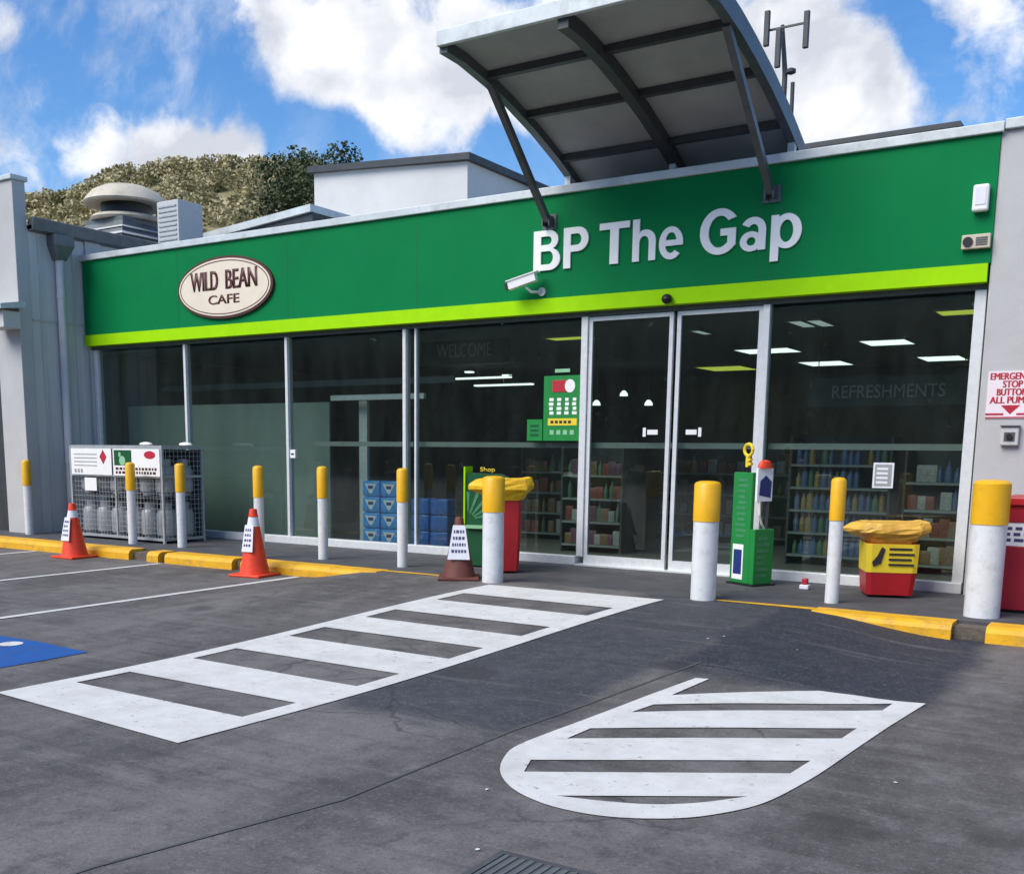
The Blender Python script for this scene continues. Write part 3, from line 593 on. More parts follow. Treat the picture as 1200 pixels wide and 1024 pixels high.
# ------------------------------------------------------------------ building on the left
lb = thing('workshop_building', 'pale rendered building with corner pillar at the left end of the shop', 'building')
XW = -16.30
MB().box(-26, XW, -1.12, 12, -.1, 5.06).build('side_wall', 'cladding', lb)
MB().box(-16.95, XW+.005, -1.36, -1.121, -.1, 5.80, bev=.01).build('pillar', 'pier', lb)
MB().box(-17.0, XW+.035, -1.40, -1.08, 5.802, 5.88, bev=.01).build('pillar_capping', 'capping', lb)
MB().box(-26, -16.951, -1.34, -1.122, 3.35, 5.74).build('front_wall', 'pier', lb)
MB().box(-26, -16.951, -1.20, -1.121, -.1, 3.349).build('roller_door', 'roofdark', lb)
MB().box(-26, XW+.1, -1.1, 12.2, 5.061, 5.12).build('roof', 'roofdark', lb)
gt = MB(); gt.prism([(XW+.001, -1.10, 5.02), (XW+.13, -1.10, 5.05), (XW+.17, -1.10, 5.23), (XW+.13, -1.10, 5.25), (XW+.001, -1.10, 5.22)], (0, 13, 0)); gt.build('gutter', 'gutter', lb)
rh = MB(); rh.loft([[(XW+.002, -.60-.16, 5.02), (XW+.26, -.60-.16, 5.02), (XW+.26, -.60+.20, 5.02), (XW+.002, -.60+.20, 5.02)], [(XW+.002, -.76, 4.85), (XW+.26, -.76, 4.85), (XW+.26, -.40, 4.85), (XW+.002, -.40, 4.85)], [(XW+.002, -.67, 4.62), (XW+.16, -.67, 4.62), (XW+.16, -.50, 4.62), (XW+.002, -.50, 4.62)]]); rh.build('rain_head', 'gutter', lb)
dp = MB(); dp.tube([(XW+.085, -.585, 4.62), (XW+.085, -.585, .02)], .075, 16)
for z in (1.2, 2.6, 4.0): dp.tube([(XW+.085, -.585, z), (XW+.085, -.585, z+.05)], .083, 16)
dp.build('downpipe', 'pipe', lb, smooth=True)
vs = MB()
for y in (-.95, -.28): vs.box(XW, XW+.012, y-.01, y+.01, 0, 5.0)
vs.box(XW, XW+.02, -1.12, -.02, 3.58, 3.61); vs.build('wall_seam', 'pier', lb)
MB().box(XW-.0, -16.262, -.02, .3, -.05, 5.04).build('corner_post', 'pier', lb)
hd_ = thing('door_hood', 'small white hood unit projecting above the dark roller door', 'hood', tuple(at_y(10, 362, -1.62)))
hb = MB(); hb.prism([(-.7, -.22, .06), (-.7, .24, .14), (-.7, .24, .04), (-.7, -.22, -.02)], (.82, 0, 0)); hb.build('cover', 'capping', hd_); MB().box(-.55, .02, -.12, .2, -.30, -.03, bev=.01).build('housing', 'pale', hd_)

# roof ventilator, air conditioning unit, roof boxes, mast
vc = at_y(150, 283, 2.0); vt = thing('roof_ventilator', 'large beige mushroom roof ventilator with dark louvred base', 'ventilator', (vc.x, 2.0, 5.12))
k = .78
MB().loft([[(sx*a, sy*a, z) for sx, sy in ((-1, -1), (1, -1), (1, 1), (-1, 1))] for a, z in ((1.0*k, 0), (1.0*k, .18), (.72*k, .62), (.72*k, .70))]).build('base', 'gutter', vt)
lv = MB()
for i in range(3): a = (.98-.1*i)*k; z = .2+.14*i; lv.loft([[(sx*(a+.05), sy*(a+.05), z) for sx, sy in ((-1, -1), (1, -1), (1, 1), (-1, 1))], [(sx*(a-.02), sy*(a-.02), z+.06) for sx, sy in ((-1, -1), (1, -1), (1, 1), (-1, 1))]])
lv.build('louvre', 'acgrey', vt)
MB().lathe([(.86*k, .70), (.90*k, .74), (.82*k, .80), (.5*k, .82)], seg=32).build('flange', 'beige', vt, smooth=True)
MB().lathe([(.62*k, .82), (.62*k, 1.06)], seg=32).build('throat', 'black', vt, smooth=True)
MB().lathe([(.60*k, 1.03), (1.0*k, 1.02), (1.03*k, 1.05), (.98*k, 1.12), (.82*k, 1.26), (.55*k, 1.36), (.2*k, 1.41), (.02, 1.415)], seg=36).build('cap', 'beige', vt, smooth=True)
ac = thing('air_conditioner', 'grey boxy air conditioning unit beside the roof ventilator', 'air conditioner', (at_y(212, 285, 2).x, 2.0, 5.12))
MB().box(-.29, .29, -.3, .3, 0, .90, bev=.015).build('casing', 'acgrey', ac)
g_ = MB()
for i in range(9): g_.box(-.24, .24, -.316, -.301, .1+i*.085, .13+i*.085)
g_.build('grille', 'galv', ac)
rb = thing('plant_room', 'white walled rooftop plant room behind the green fascia', 'building', (0, 6, 0))
pc, pl_ = at_y(548, 184, 6), at_y(368, 199, 6)
MB().prism([(pl_.x, 0, 4.6), (pc.x, 0, 4.6), (pc.x, 0, pc.z-.08), (pl_.x, 0, pl_.z-.08)], (0, 6, 0)).build('wall', 'pale', rb)
MB().prism([(pl_.x-.1, -.12, pl_.z-.079), (pc.x+.12, -.12, pc.z-.079), (pc.x+.12, -.12, pc.z+.05), (pl_.x-.1, -.12, pl_.z+.05)], (0, 6.3, 0)).build('roof', 'roofdark', rb)
lw = MB().box(pc.x+.001, pc.x+2.2, 2.2, 6, 4.6, 6.75); lw.build('lower_wall', 'pale', rb); MB().box(pc.x+.121, pc.x+2.3, 2.1, 6.1, 6.751, 6.86).build('lower_roof', 'roofdark', rb)
a_, b_2 = at_y(238, 277, 3), at_y(366, 241, 3)
ra = thing('rear_roof', 'low dark sloping roof edge rising beside the plant room', 'roof', (0, 3, 0))
MB().prism([(a_.x-.6, 0, a_.z-.25), (b_2.x, 0, a_.z-.25), (b_2.x, 0, b_2.z-.12), (a_.x-.6, 0, a_.z-.16)], (0, 4, 0)).build('wall', 'roofdark', ra)
MB().prism([(a_.x-.7, -.06, a_.z-.15), (b_2.x, -.06, b_2.z-.11), (b_2.x, -.06, b_2.z+.02), (a_.x-.7, -.06, a_.z-.02)], (0, 4.1, 0)).build('flashing', 'capping', ra)
rr_ = thing('raised_roof', 'long white walled clerestory with dark roof edge at the right', 'roof', (0, 3, 0))
MB().box(-4.6, -2.72, 0, 3, 4.6, 5.625).build('wall', 'letter', rr_); MB().box(-5.0, -2.66, -.03, 3.2, 5.626, 5.69).build('roof_edge', 'roofdark', rr_)
MY = 24
mp = at_y(915, 180, MY); tp = at_y(917, 30, MY)
ma_ = thing('antenna_mast', 'dark telecommunications mast with panel antennas behind the awning', 'mast', (mp.x, MY, 0))
MB().tube([(0, 0, 0), (0, 0, tp.z-1.5), (tp.x-mp.x, 0, tp.z)], [.11, .085, .06], 12).build('pole', 'rib', ma_)
for px, py0, py1 in ((898, 14, 55), (944, 14, 57), (911, 35, 80)):
    p0, p1 = at_y(px, py1, MY-.3), at_y(px, py0, MY-.3); w = .085
    an = MB().box(p0.x-mp.x-w, p0.x-mp.x+w, -.40, -.25, p0.z, p1.z, bev=.02).build('panel_antenna', 'roofdark', ma_)
ar = MB(); z = at_y(920, 35, MY).z; ar.bar((at_y(898, 35, MY).x-mp.x, -.2, z), (at_y(944, 35, MY).x-mp.x, -.2, z), .06); ar.build('arm', 'rib', ma_)
p0 = at_y(929, 135, MY); p1 = at_y(929, 97, MY); MB().tube([(p0.x-mp.x, 0, p0.z-3), (p1.x-mp.x, 0, p1.z)], .065, 10).build('whip_antenna', 'roofdark', ma_)
p2 = at_y(928, 85, MY); MB().lathe([(.05, -.1), (.16, -.05), (.16, .05), (.05, .1)], (p2.x-mp.x, -.1, p2.z), 12).build('lamp_head', 'roofdark', ma_)
MB().bar((0, 0, p0.z+.15), (p0.x-mp.x, 0, p0.z+.15), .05).build('spacer', 'rib', ma_)

# ------------------------------------------------------------------ hill and trees
def leaf_cloud(mb, centre, rx, ry, rz, n, size, rnd, hollow=.35):
    for i in range(n):
        v = Vector((rnd.gauss(0, 1), rnd.gauss(0, 1), rnd.gauss(0, 1))).normalized()*(hollow + (1-hollow)*rnd.random()**.6)
        c = Vector(centre) + Vector((v.x*rx, v.y*ry, v.z*rz)); a = Vector((rnd.uniform(-1, 1), rnd.uniform(-1, 1), rnd.uniform(-1, 1))).normalized(); b = a.orthogonal().normalized()
        s = size*rnd.uniform(.5, 1.3); t = s*rnd.uniform(.4, .8)
        mb._face([mb.bm.verts.new(c+p) for p in (-a*s, b*t, a*s, -b*t)])
ridge_px = [(a, b+9) for a, b in [(-700, 300), (-300, 255), (-100, 240), (30, 240), (60, 238), (105, 228), (140, 210), (180, 202), (240, 198), (300, 198), (345, 200), (400, 215), (470, 235), (560, 262), (700, 320), (900, 400)]]
ridge = []
for px, py in ridge_px: d = ray(px, py); ridge.append(CAM + d*(210/ d.dot(fw)))
hm = MB(); foot = [Vector((CAM.x+(p.x-CAM.x)*.5, CAM.y+(p.y-CAM.y)*.5, -.3)) for p in ridge]; back = [Vector((CAM.x+(p.x-CAM.x)*1.5, CAM.y+(p.y-CAM.y)*1.5, -.3)) for p in ridge]
rows = [[f.lerp(r, t) + Vector((0, 0, 0)) for f, r in zip(foot, ridge)] for t in (0, .25, .5, .75, 1)] + [back]
vr = [[hm.bm.verts.new(p) for p in r] for r in rows]
for A, B in zip(vr, vr[1:]):
    for i in range(len(A)-1): hm._face([A[i], A[i+1], B[i+1], B[i]])
struct(hm.build('hill', 'olive', smooth=True))
wd = MB(); rnd = random.Random(3)
for i in range(360):
    u = rnd.uniform(2.2, 13.5); k = int(u); f = u-k; t = rnd.uniform(.62, 1.0) if i > 110 else 1.0
    p = foot[k].lerp(foot[k+1], f).lerp(ridge[k].lerp(ridge[k+1], f), t); h = rnd.uniform(2.0, 4.2)
    leaf_cloud(wd, (p.x, p.y, p.z+h*.3), h*.8, h*.8, h*.75, 360, .38, rnd, .35)
    wd.tube([(p.x, p.y, p.z-1), (p.x, p.y, p.z+h*.5)], .18, 4)
o = wd.build('hillside_wood', 'olive', normals=False); o['kind'] = 'stuff'; tag(o, 'dry olive bushland covering the hill behind the shop', 'bushland')
def tree(px, py, depth, h, w, label, seed):
    d = ray(px, py); p = CAM + d*(depth/d.dot(fw)); rnd = random.Random(seed); base = (p.x, p.y, -.2)
    t = thing('tree', label, 'tree', base, 0, 'dark trees behind the plant room')
    H = p.z+.2; tk = MB(); tk.tube([(0, 0, 0), (.1, 0, H*.4), (0, .1, H*.8)], [.3, .2, .08], 8)
    for k in range(7):
        a = k*2.4; z = H*(.45+.06*k); tk.tube([(0, 0, z), (w*.6*math.cos(a), w*.6*math.sin(a), z+H*.12)], [.09, .03], 5)
    tk.build('trunk', 'bark', t)
    cr = MB()
    for k in range(26):
        a = rnd.uniform(0, 6.28); q = rnd.random()**.5; zz = rnd.uniform(.0, 1); rad = w*(1-.55*zz)*q
        leaf_cloud(cr, (rad*math.cos(a), rad*math.sin(a), H-h*(1-zz)-.4), w*.32, w*.32, w*.25, 420, .085, rnd, .2)
    cr.build('crown', 'darkleaf', t, normals=False)
tree(352, 180, 46, 9, 2.9, 'dark green bushy tree between the hill and plant room', 5)
tree(386, 170, 43, 9, 2.6, 'dark green tree showing above the plant room roof', 8)
# unseen wood and bank added behind the viewer to darken the shop glass reflections
struct(MB().prism([(-140, -47, -1), (-140, -62, 8.5), (-140, -90, 13), (-140, -140, -1)], (200, 0, 0)).build('reflection_backing', 'reflectleaf'))  # added solid backing, keeps sky gaps out of the glass reflections
wv_ = MB(); rnd = random.Random(11)
for i in range(170):
    x = -95 + 125*i/170 + rnd.uniform(-1, 1); h = rnd.uniform(9, 14)
    for k in range(5): leaf_cloud(wv_, (x+rnd.uniform(-1.5, 1.5), -46+rnd.uniform(-2, 2), h*(.12+.2*k)), 2.4, 2.2, 1.9, 38, .75, rnd, .2)
o = wv_.build('reflection_wood', 'reflectleaf', normals=False); o['kind'] = 'stuff'; tag(o, 'added unseen wood behind the viewer that darkens the shop glass reflections', 'trees')

# ------------------------------------------------------------------ bollards
def make_bollard(r, h, band, label, group):
    t = thing('bollard', label, 'bollard', (0, 0, 0), 0, group)
    MB().lathe([(r, -.02), (r, h-band)], seg=28).build('post', 'post', t, smooth=True)
    MB().lathe([(r+.006, h-band+.0005), (r+.006, h-.03), (r*.92, h-.008), (r*.6, h+.004), (.01, h+.008)], seg=28).build('sleeve', 'yellow', t, smooth=True)
    return t
slim = [((-16.19, -1.47), 'slim white and yellow bollard in front of the corner pillar of the left building'),
        ((-13.42, -1.55), 'slim white and yellow bollard before the gas cylinder cage signs'),
        ((-12.38, -1.48), 'slim white and yellow bollard before the right end of the gas cage'),
        ((-10.33, -1.92), 'slim white and yellow bollard directly behind the bright orange cone'),
        ((-9.57, -1.48), 'slim white and yellow bollard standing clear right of the bright orange cone'),
        ((-8.14, -1.58), 'slim white and yellow bollard in front of the stacked blue water packs'),
        ((-2.74, -1.55), 'slim white and yellow bollard left of the red and amber bin')]
proto = None
for (x, y), lab in slim:
    if proto is None: proto = make_bollard(.068, 1.25, .42, lab, 'slim bollards along the shop front'); proto.location = (x, y, 0)
    else: dup(proto, (x, y, 0), None, lab)
proto = None
for (x, y), lab, s in (((-6.38, -2.2), 'thick white and yellow bollard in front of the red wash bin', .122), ((-3.89, -2.1), 'thick white and yellow bollard before the right sliding door', .128), ((-1.35, -1.62), 'thick white and yellow bollard beside the red cabinet at the right edge', .155)):
    b = make_bollard(s, 1.2 if s < .15 else 1.26, .40, lab, 'thick bollards guarding the entrance'); b.location = (x, y, 0)

# ------------------------------------------------------------------ cones
def make_cone(loc, mat, h, label, rotz, sign, lean=0):
    t = thing('traffic_cone', label, 'cone', loc, rotz, 'traffic cones along the kerb')
    MB().box(-.24, .24, -.24, .24, .0, .035, bev=.012).build('base', mat, t)
    b = MB(); b.lathe([(.195, .0355), (.185, .07), (.06, h-.11), (.05, h-.02), (.043, h), (.03, h+.003)], seg=28); b.build('body', mat, t, smooth=True)
    c = MB(); c.lathe([(.055, h-.10), (.066, h-.095), (.066, h-.085), (.055, h-.08)], seg=20); c.build('collar', mat, t, smooth=True)
    if mat == 'cone':
        za, zb = h*.745, h*.885; ra = lambda z: .185 + (.06-.185)*(z-.07)/(h-.18) + .003
        MB().lathe([(ra(za), za), (ra(zb), zb)], seg=28).build('reflective_band', 'paper', t, smooth=True)
    # sheet of paper taped to the sloping side
    z0, z1, w0, w1 = sign; r_ = lambda z: .185 + (.06-.185)*(z-.07)/(h-.18) + .006
    fr = [(-w0, -r_(z0)-.004, z0), (w0, -r_(z0)-.004, z0), (w1, -r_(z1)-.004, z1), (-w1, -r_(z1)-.004, z1)]
    s = MB(); s.prism(fr, (0, -.004, .001)); s = s.build('paper_sign', 'paper', t)
    rnd = random.Random(int(h*1000)+int(w0*1000))
    for row in range(4):
        k = MB()
        u = .2+.19*row; zz = z0+(z1-z0)*u; ww = (w0+(w1-w0)*u)*.72; x = -ww
        while x < ww-.01:
            l = rnd.uniform(.012, .035); y = -r_(zz)-.0095; hh = (z1-z0)*.09
            k.prism([(x, y, zz), (min(x+l, ww), y, zz), (min(x+l, ww), y+.006, zz+hh), (x, y+.006, zz+hh)], (0, -.001, 0)); x += l+.012
        k.build('handwriting', 'ink', s)
    return t
cl = (-13.5, -2.56); make_cone((cl[0], cl[1], -.14), 'cone', .80, 'orange cone at the far left kerb below the gas cage sign', R(2), (.26, .60, .09, .06))
make_cone((-9.78, -2.58, -.14), 'cone', .86, 'bright orange cone by the kerb with a tilted paper notice', R(8), (.32, .66, .085, .065))
make_cone((-6.86, -2.18, ground_z(-6.86, -2.18)), 'brown', .72, 'grubby brown cone with white paper sign beside the crosswalk', R(32), (.24, .63, .13, .07))

# ------------------------------------------------------------------ gas cages
def cage(loc, w, d, h, label, signs):
    t = thing('gas_cage', label, 'cage', loc, 0, None)
    f = MB(); r = .02
    for x in (0, w):
        for y in (0, d): f.box(x-r, x+r, y-r, y+r, .0, h)
    for z in (.06, h*.69, h-.02) if signs else (.06, h-.02):
        for y in (0, d): f.box(r, w-r, y-r*.8, y+r*.8, z-r, z+r)
        for x in (0, w): f.box(x-r*.8, x+r*.8, r, d-r, z-r, z+r)
    f.box(w/2-r*.7, w/2+r*.7, -r*.7, r*.7, .081, h-.041-(0 if not signs else h*.3))
    f.build('frame', 'galv', t)
    mh = MB(); step = .075; top = h*.67 if signs else h-.05
    n = int(w/step)
    for i in range(1, n): x = w*i/n; mh.box(x-.003, x+.003, .004, .010, .08, top)
    n = int(top/step)
    for i in range(2, n): z = top*i/n; mh.box(.02, w-.02, .0101, .015, z-.003, z+.003)
    mh.build('mesh_front', 'galv', t)
    ms = MB(); n = int(d/step)
    for i in range(1, n): y = d*i/n; ms.box(w-.010, w-.004, y-.003, y+.003, .08, h-.05)
    n = int(h/step)
    for i in range(2, n): z = h*i/n; ms.box(w-.015, w-.0101, .02, d-.02, z-.003, z+.003)
    ms.build('mesh_side', 'galv', t); MB().box(.02, w-.02, .02, d-.02, .715, .73).build('shelf', 'darkalu', t)
    MB().box(.02, w-.02, d-.012, d-.008, .08, h-.05).build('back_panel', 'darkalu', t)
    MB().box(.0, w, .0, d, h+.001, h+.015).build('top', 'galv', t)
    MB().box(.02, w-.02, .02, d-.02, .04, .055).build('floor_tray', 'darkalu', t)
    return t
c1 = cage((-15.22, -1.28, 0), 2.22, .80, 1.50, 'galvanised gas bottle cage with white notice boards on its top half', True)
ww = .98
sgl = MB().box(.04, 1.06, -.032, -.021, 1.06-.02, 1.46).build('sign_board', 'letter', c1)
q = MB()
def disc_poly(cx, cz, rx, rz, n): return [(cx+rx*math.cos(2*math.pi*k/n), -.034, cz+rz*math.sin(2*math.pi*k/n)) for k in range(n)]
q.prism(disc_poly(.86, 1.33, .085, .115, 4), (0, -.003, 0)); q.build('hazard_diamond', 'signred', sgl)
q = MB()
for i in range(4): q.box(.12, .70, -.0345, -.033, 1.18+i*.06, 1.195+i*.06)
for i in range(3): q.box(.12+.08*i, .17+.08*i, -.0345, -.033, 1.07, 1.13)
q.build('print', 'bandgrey', sgl)
sgr = MB().box(1.10, 2.20, -.032, -.021, 1.06-.02, 1.46).build('sign_board', 'letter', c1)
MB().box(1.13, 1.55, -.0345, -.033, 1.2, 1.44).build('green_panel', 'promodark', sgr)
q = MB(); q.tube([(1.20, -.036, 1.25), (1.28, -.036, 1.25)], .001) if False else None
q.prism([(1.33+.075*math.cos(a*.3), -.036, 1.275+.075*math.sin(a*.3)) for a in range(21)], (0, -.001, 0)); q.prism([(1.27+.03*math.cos(a*.3), -.036, 1.37+.04*math.sin(a*.3)) for a in range(21)], (0, -.001, 0)); q.build('leaf_print', 'promolight', sgr)
q = MB(); q.prism([(1.98+.13*math.cos(2*math.pi*k/20), -.0335, 1.37+.06*math.sin(2*math.pi*k/20)) for k in range(20)], (0, -.003, 0)); q.build('oval_print', 'signred', sgr)
q = MB(); rnd = random.Random(2)
for row, z in enumerate((1.13, 1.07)):
    x = 1.16
    while x < 2.12: l = rnd.uniform(.03, .07); q.box(x, x+l, -.0345, -.033, z, z+.04); x += l+.025
q.build('print', 'maroon', sgr)
MB().box(.36, .66, -.03, -.021, .78, .99, bev=.003).build('small_notice', 'letter', c1)
bt = thing('gas_bottle', 'grey steel gas bottle standing inside the galvanised cage', 'gas bottle', (0, 0, 0), 0, 'gas bottles in the cage')
MB().lathe([(.11, 0), (.11, .03), (.15, .06), (.155, .1), (.155, .38), (.13, .45), (.05, .48)], seg=20).build('tank', 'galv', bt, smooth=True)
MB().lathe([(.09, .47), (.095, .57), (.085, .57), (.08, .49)], seg=16).build('collar', 'galv', bt, smooth=True); MB().lathe([(.02, .48), (.025, .53), (.012, .55)], seg=10).build('valve', 'lid', bt, smooth=True)
first = True
for tier in (.056, .735):
    for i in range(6):
        for j in range(2):
            loc = (-15.02+i*.365, -1.06+j*.36, tier)
            if first: bt.location = loc; first = False
            else: dup(bt, loc)
for loc, lab in (((-13.75, -.95, 1.516), 'crumpled white bag at the front of the cage top'), ((-13.2, -.62, 1.516), 'crumpled white bag at the right rear of the cage top')):
    lo = MB(); lo.lathe([(.08, 0), (.12, .015), (.10, .04), (.03, .055)], seg=12, sx=1.1, sy=.7); tag(lo.build('plastic_bag', 'letter', loc=loc), lab, 'bag')

# ------------------------------------------------------------------ bins
def make_bin(loc, h, label, rotz, lidmat, bw):
    t = thing('wash_bin', label, 'bin', loc, rotz, 'red bins with flared lids')
    hb = h - (.21 if h < 1 else .26);  sq = lambda a, b, z: [(-a, -b, z), (-a*.8, -b-.02, z), (a*.8, -b-.02, z), (a, -b, z), (a, b, z), (-a, b, z)]
    q_ = 1 if h < 1 else .80
    MB().loft([sq(bw*.92*q_, bw*.8*q_, .03), sq(bw*q_, bw*.88*q_, hb*.48), sq(bw*1.03*q_, bw*.92*q_, hb)]).build('body', 'red', t)
    if h < 1: MB().loft([sq(bw*1.012, bw*.895, hb*.47), sq(bw*1.042, bw*.935, hb-.002)]).build('upper_band', 'label', t)
    if h > 1: MB().box(bw*.83, bw*.845, -.06, .12, hb*.55, hb*.92).build('side_label', 'paper', t)
    q = MB(); y = -bw*.935-.0235; rnd = random.Random(4)
    q.prism([(-bw*.75, y, hb*.58), (-bw*.45, y, hb*.64), (-bw*.3, y, hb*.9), (-bw*.45, y, hb*.94), (-bw*.6, y, hb*.78), (-bw*.8, y, hb*.66)], (0, -.001, 0))
    for i in range(4): q.box(-bw*.15, bw*(.85-.1*(i % 2)), y-.001, y, hb*(.60+.095*i), hb*(.64+.095*i))
    if h < 1: q.build('print', 'inkdark', t)
    # flared funnel lid, overhanging all round
    e = lambda a, b, z, n=28: [(a*(abs(math.cos(2*math.pi*k/n))**.7)*(1 if math.cos(2*math.pi*k/n) >= 0 else -1), b*(abs(math.sin(2*math.pi*k/n))**.7)*(1 if math.sin(2*math.pi*k/n) >= 0 else -1), z + (.05*math.cos(2*math.pi*k/n) if a > bw*1.2 else 0)) for k in range(n)]
    def wedge(a, b, z, tip, n=8):
        return [(-a-tip, 0, z), (-a*.8, -b*.8, z), (-a*.35, -b, z), (a*.7, -b, z), (a, -b*.72, z+.02), (a, b*.72, z+.02), (a*.7, b, z), (-a*.35, b, z), (-a*.8, b*.8, z)]
    k = (h-hb)/.25; rl = random.Random(int(h*10)); lid_rings = []
    for ri in (0,): pass
    def crumple(ring, amt):
        out = []
        for q, nx in zip(ring, ring[1:]+ring[:1]):
            for f in (0, .34, .67):
                p = Vector(q).lerp(Vector(nx), f); out.append(p + Vector((rl.uniform(-amt, amt), rl.uniform(-amt, amt), rl.uniform(-amt, amt)*.7)))
        return out
    lv_ = ((.98, .88, .001, 0, 0), (1.10, .98, .05, .02, .004), (1.27, 1.08, .085, .05, .008), (1.44, 1.2, .13, .11, .012), (1.46, 1.22, .165, .12, .006), (1.44, 1.2, .19, .10, .008), (1.40, 1.16, .235, .05, .008), (1.36, 1.12, .25, .01, .004), (1.25, 1.0, .235, 0, .006))
    MB().loft([crumple(wedge(bw*a, bw*b, hb+z*k, tp_), am) for a, b, z, tp_, am in lv_]).build('lid', lidmat, t)
    for s in (-1, 1): MB().tube([(s*bw*.8, bw*.98, .07), (s*bw*.55, bw*.98, .07)], .07, 16).build('wheel', 'black', t)
    return t
make_bin((-2.42, -.62, 0), .78, 'red bin with yellow label and faded amber lid beside the slim bollard', R(22), 'lidbrown', .25)
make_bin((-6.80, -1.28, 0), 1.15, 'tall red bin with bright yellow lid behind the thick bollard', R(40), 'lid', .225)

# ------------------------------------------------------------------ display stands
gs = thing('promotion_stand', 'dark green display stand with lime edge behind the brown cone', 'display stand', (at_y(548, 600, -.98).x+.37, -.98, 0), R(12))
pl = [(-.36, 0, .02), (.30, 0, .02), (.30, 0, 1.02), (.22, 0, 1.12), (.05, 0, 1.19), (-.36, 0, 1.20)]
MB().prism(pl, (0, .22, 0)).build('panel', 'promodark', gs)
MB().box(-.383, -.361, -.02, .24, 0, 1.28).build('edge_strip', 'lime', gs)
q = MB()
for i in range(5): a = R(20+i*17); q.prism([(-.32+.10*math.cos(a), -.004, .62+.02*i), (-.32+.44*math.cos(a), -.004, .55+.40*math.sin(a)), (-.32+.46*math.cos(a+.1), -.004, .55+.42*math.sin(a+.1)), (-.32+.10*math.cos(a+.18), -.004, .64+.02*i)], (0, -.001, 0))
q.build('leaf_print', 'promofade', gs)
MB().box(-.34, .28, -.05, -.001, .50, .54).build('shelf', 'promolight', gs)
q = MB().mesh(text_mesh('Shop', .20, .075, .01, .006), T(-.18, .05, 1.202)); q.build('topper', 'label', gs)
ks = thing('key_stand', 'narrow green stand with low side box and yellow key topper', 'display stand', (-3.93, -.72, 0), R(-28))
MB().box(-.25, .05, .0, .05, .02, 1.27, bev=.006).build('column', 'promo', ks)
MB().box(.051, .13, .0, .29, .02, .64, bev=.006).build('side_box', 'promo', ks)
MB().box(-.27, .16, -.03, .32, 0, .019).build('base', 'black', ks)
q = MB(); rnd = random.Random(9)
for i in range(11): z = .54+i*.063; q.box(-.17+rnd.uniform(-.02, .02), -.03+rnd.uniform(-.03, .02), -.0022, -.0005, z, z+.03)
q.build('print', 'promofade', ks)
q = MB()
for i in range(7): z = .10+i*.07; q.box(.1305, .1322, .05, .22+rnd.uniform(-.07, .03), z, z+.035)
q.build('box_print', 'promofade', ks)
MB().box(-.21, -.04, -.004, -.0005, .06, .46).build('side_card', 'letter', ks); MB().box(-.19, -.06, -.006, -.0045, .12, .40).build('card_print', 'navy', ks)
q = MB(); q.tube([(-.06+.065*math.cos(R(a)), .025, 1.52+.065*math.sin(R(a))) for a in range(0, 361, 24)], .019, 8); q.box(-.08, -.045, .005, .045, 1.33, 1.455); q.box(-.045, .0, .005, .045, 1.35, 1.38); q.box(-.045, -.01, .005, .045, 1.40, 1.425); q.build('key_topper', 'label', ks, smooth=True)
MB().box(-.075, -.05, .015, .035, 1.271, 1.33).build('topper_stem', 'black', ks)
MB().box(.07, .10, .03, .26, .95, 1.32, bev=.004).build('white_card', 'letter', ks)
q = MB(); q.prism([(.101, .06, 1.02), (.101, .23, .99), (.101, .24, 1.17), (.101, .15, 1.24), (.101, .07, 1.18)], (.002, 0, 0)); q.build('card_badge', 'navy', ks)
q = MB(); q.lathe([(.10, 0), (.095, .04), (.07, .075), (.02, .09)], (.085, .145, 1.321), 16, sx=.5); q.build('red_cap', 'cone', ks, smooth=True)
MB().box(.075, .095, .20, .22, .641, .949).build('card_stem', 'darkalu', ks)
q = MB(); q.tube([(.09, .08, .949), (.11, .07, .80), (.10, .12, .70), (.09, .17, .645)], .014, 8); q.build('cable', 'cream', ks)
ds = thing('door_stop', 'little red and white floor marker on the path left of the slim bollard', 'door stop', tuple(at_z(943, 690, 0)))
MB().box(-.05, .05, -.05, .05, 0, .05, bev=.01).build('base', 'paper', ds); MB().box(-.03, .03, -.03, .03, .051, .12, bev=.01).build('top', 'signred', ds)

# red cabinet at the right edge
cb = thing('red_cabinet', 'deep red storage cabinet with printed strip at the right edge', 'cabinet', (-1.275, -1.22, 0))
MB().box(0, 1.3, 0, .75, .03, .64, bev=.008).build('lower_door', 'cabred', cb); MB().box(.0, 1.3, .01, .75, .641, .86).build('strip', 'letter', cb); MB().box(0, 1.3, 0, .75, .861, 1.02, bev=.008).build('upper_door', 'cabred', cb); MB().box(-.02, 1.32, -.03, .77, 1.021, 1.10, bev=.012).build('top', 'red', cb); MB().box(.03, 1.27, .03, .7, 0, .029).build('plinth', 'black', cb)
q = MB(); rnd = random.Random(1)
for row in range(3):
    x = .03
    while x < 1.2: l = rnd.uniform(.03, .09); q.box(x, x+l, .007, .0095, .68+.055*row, .71+.055*row); x += l+.03
q.build('print', 'ink', cb)

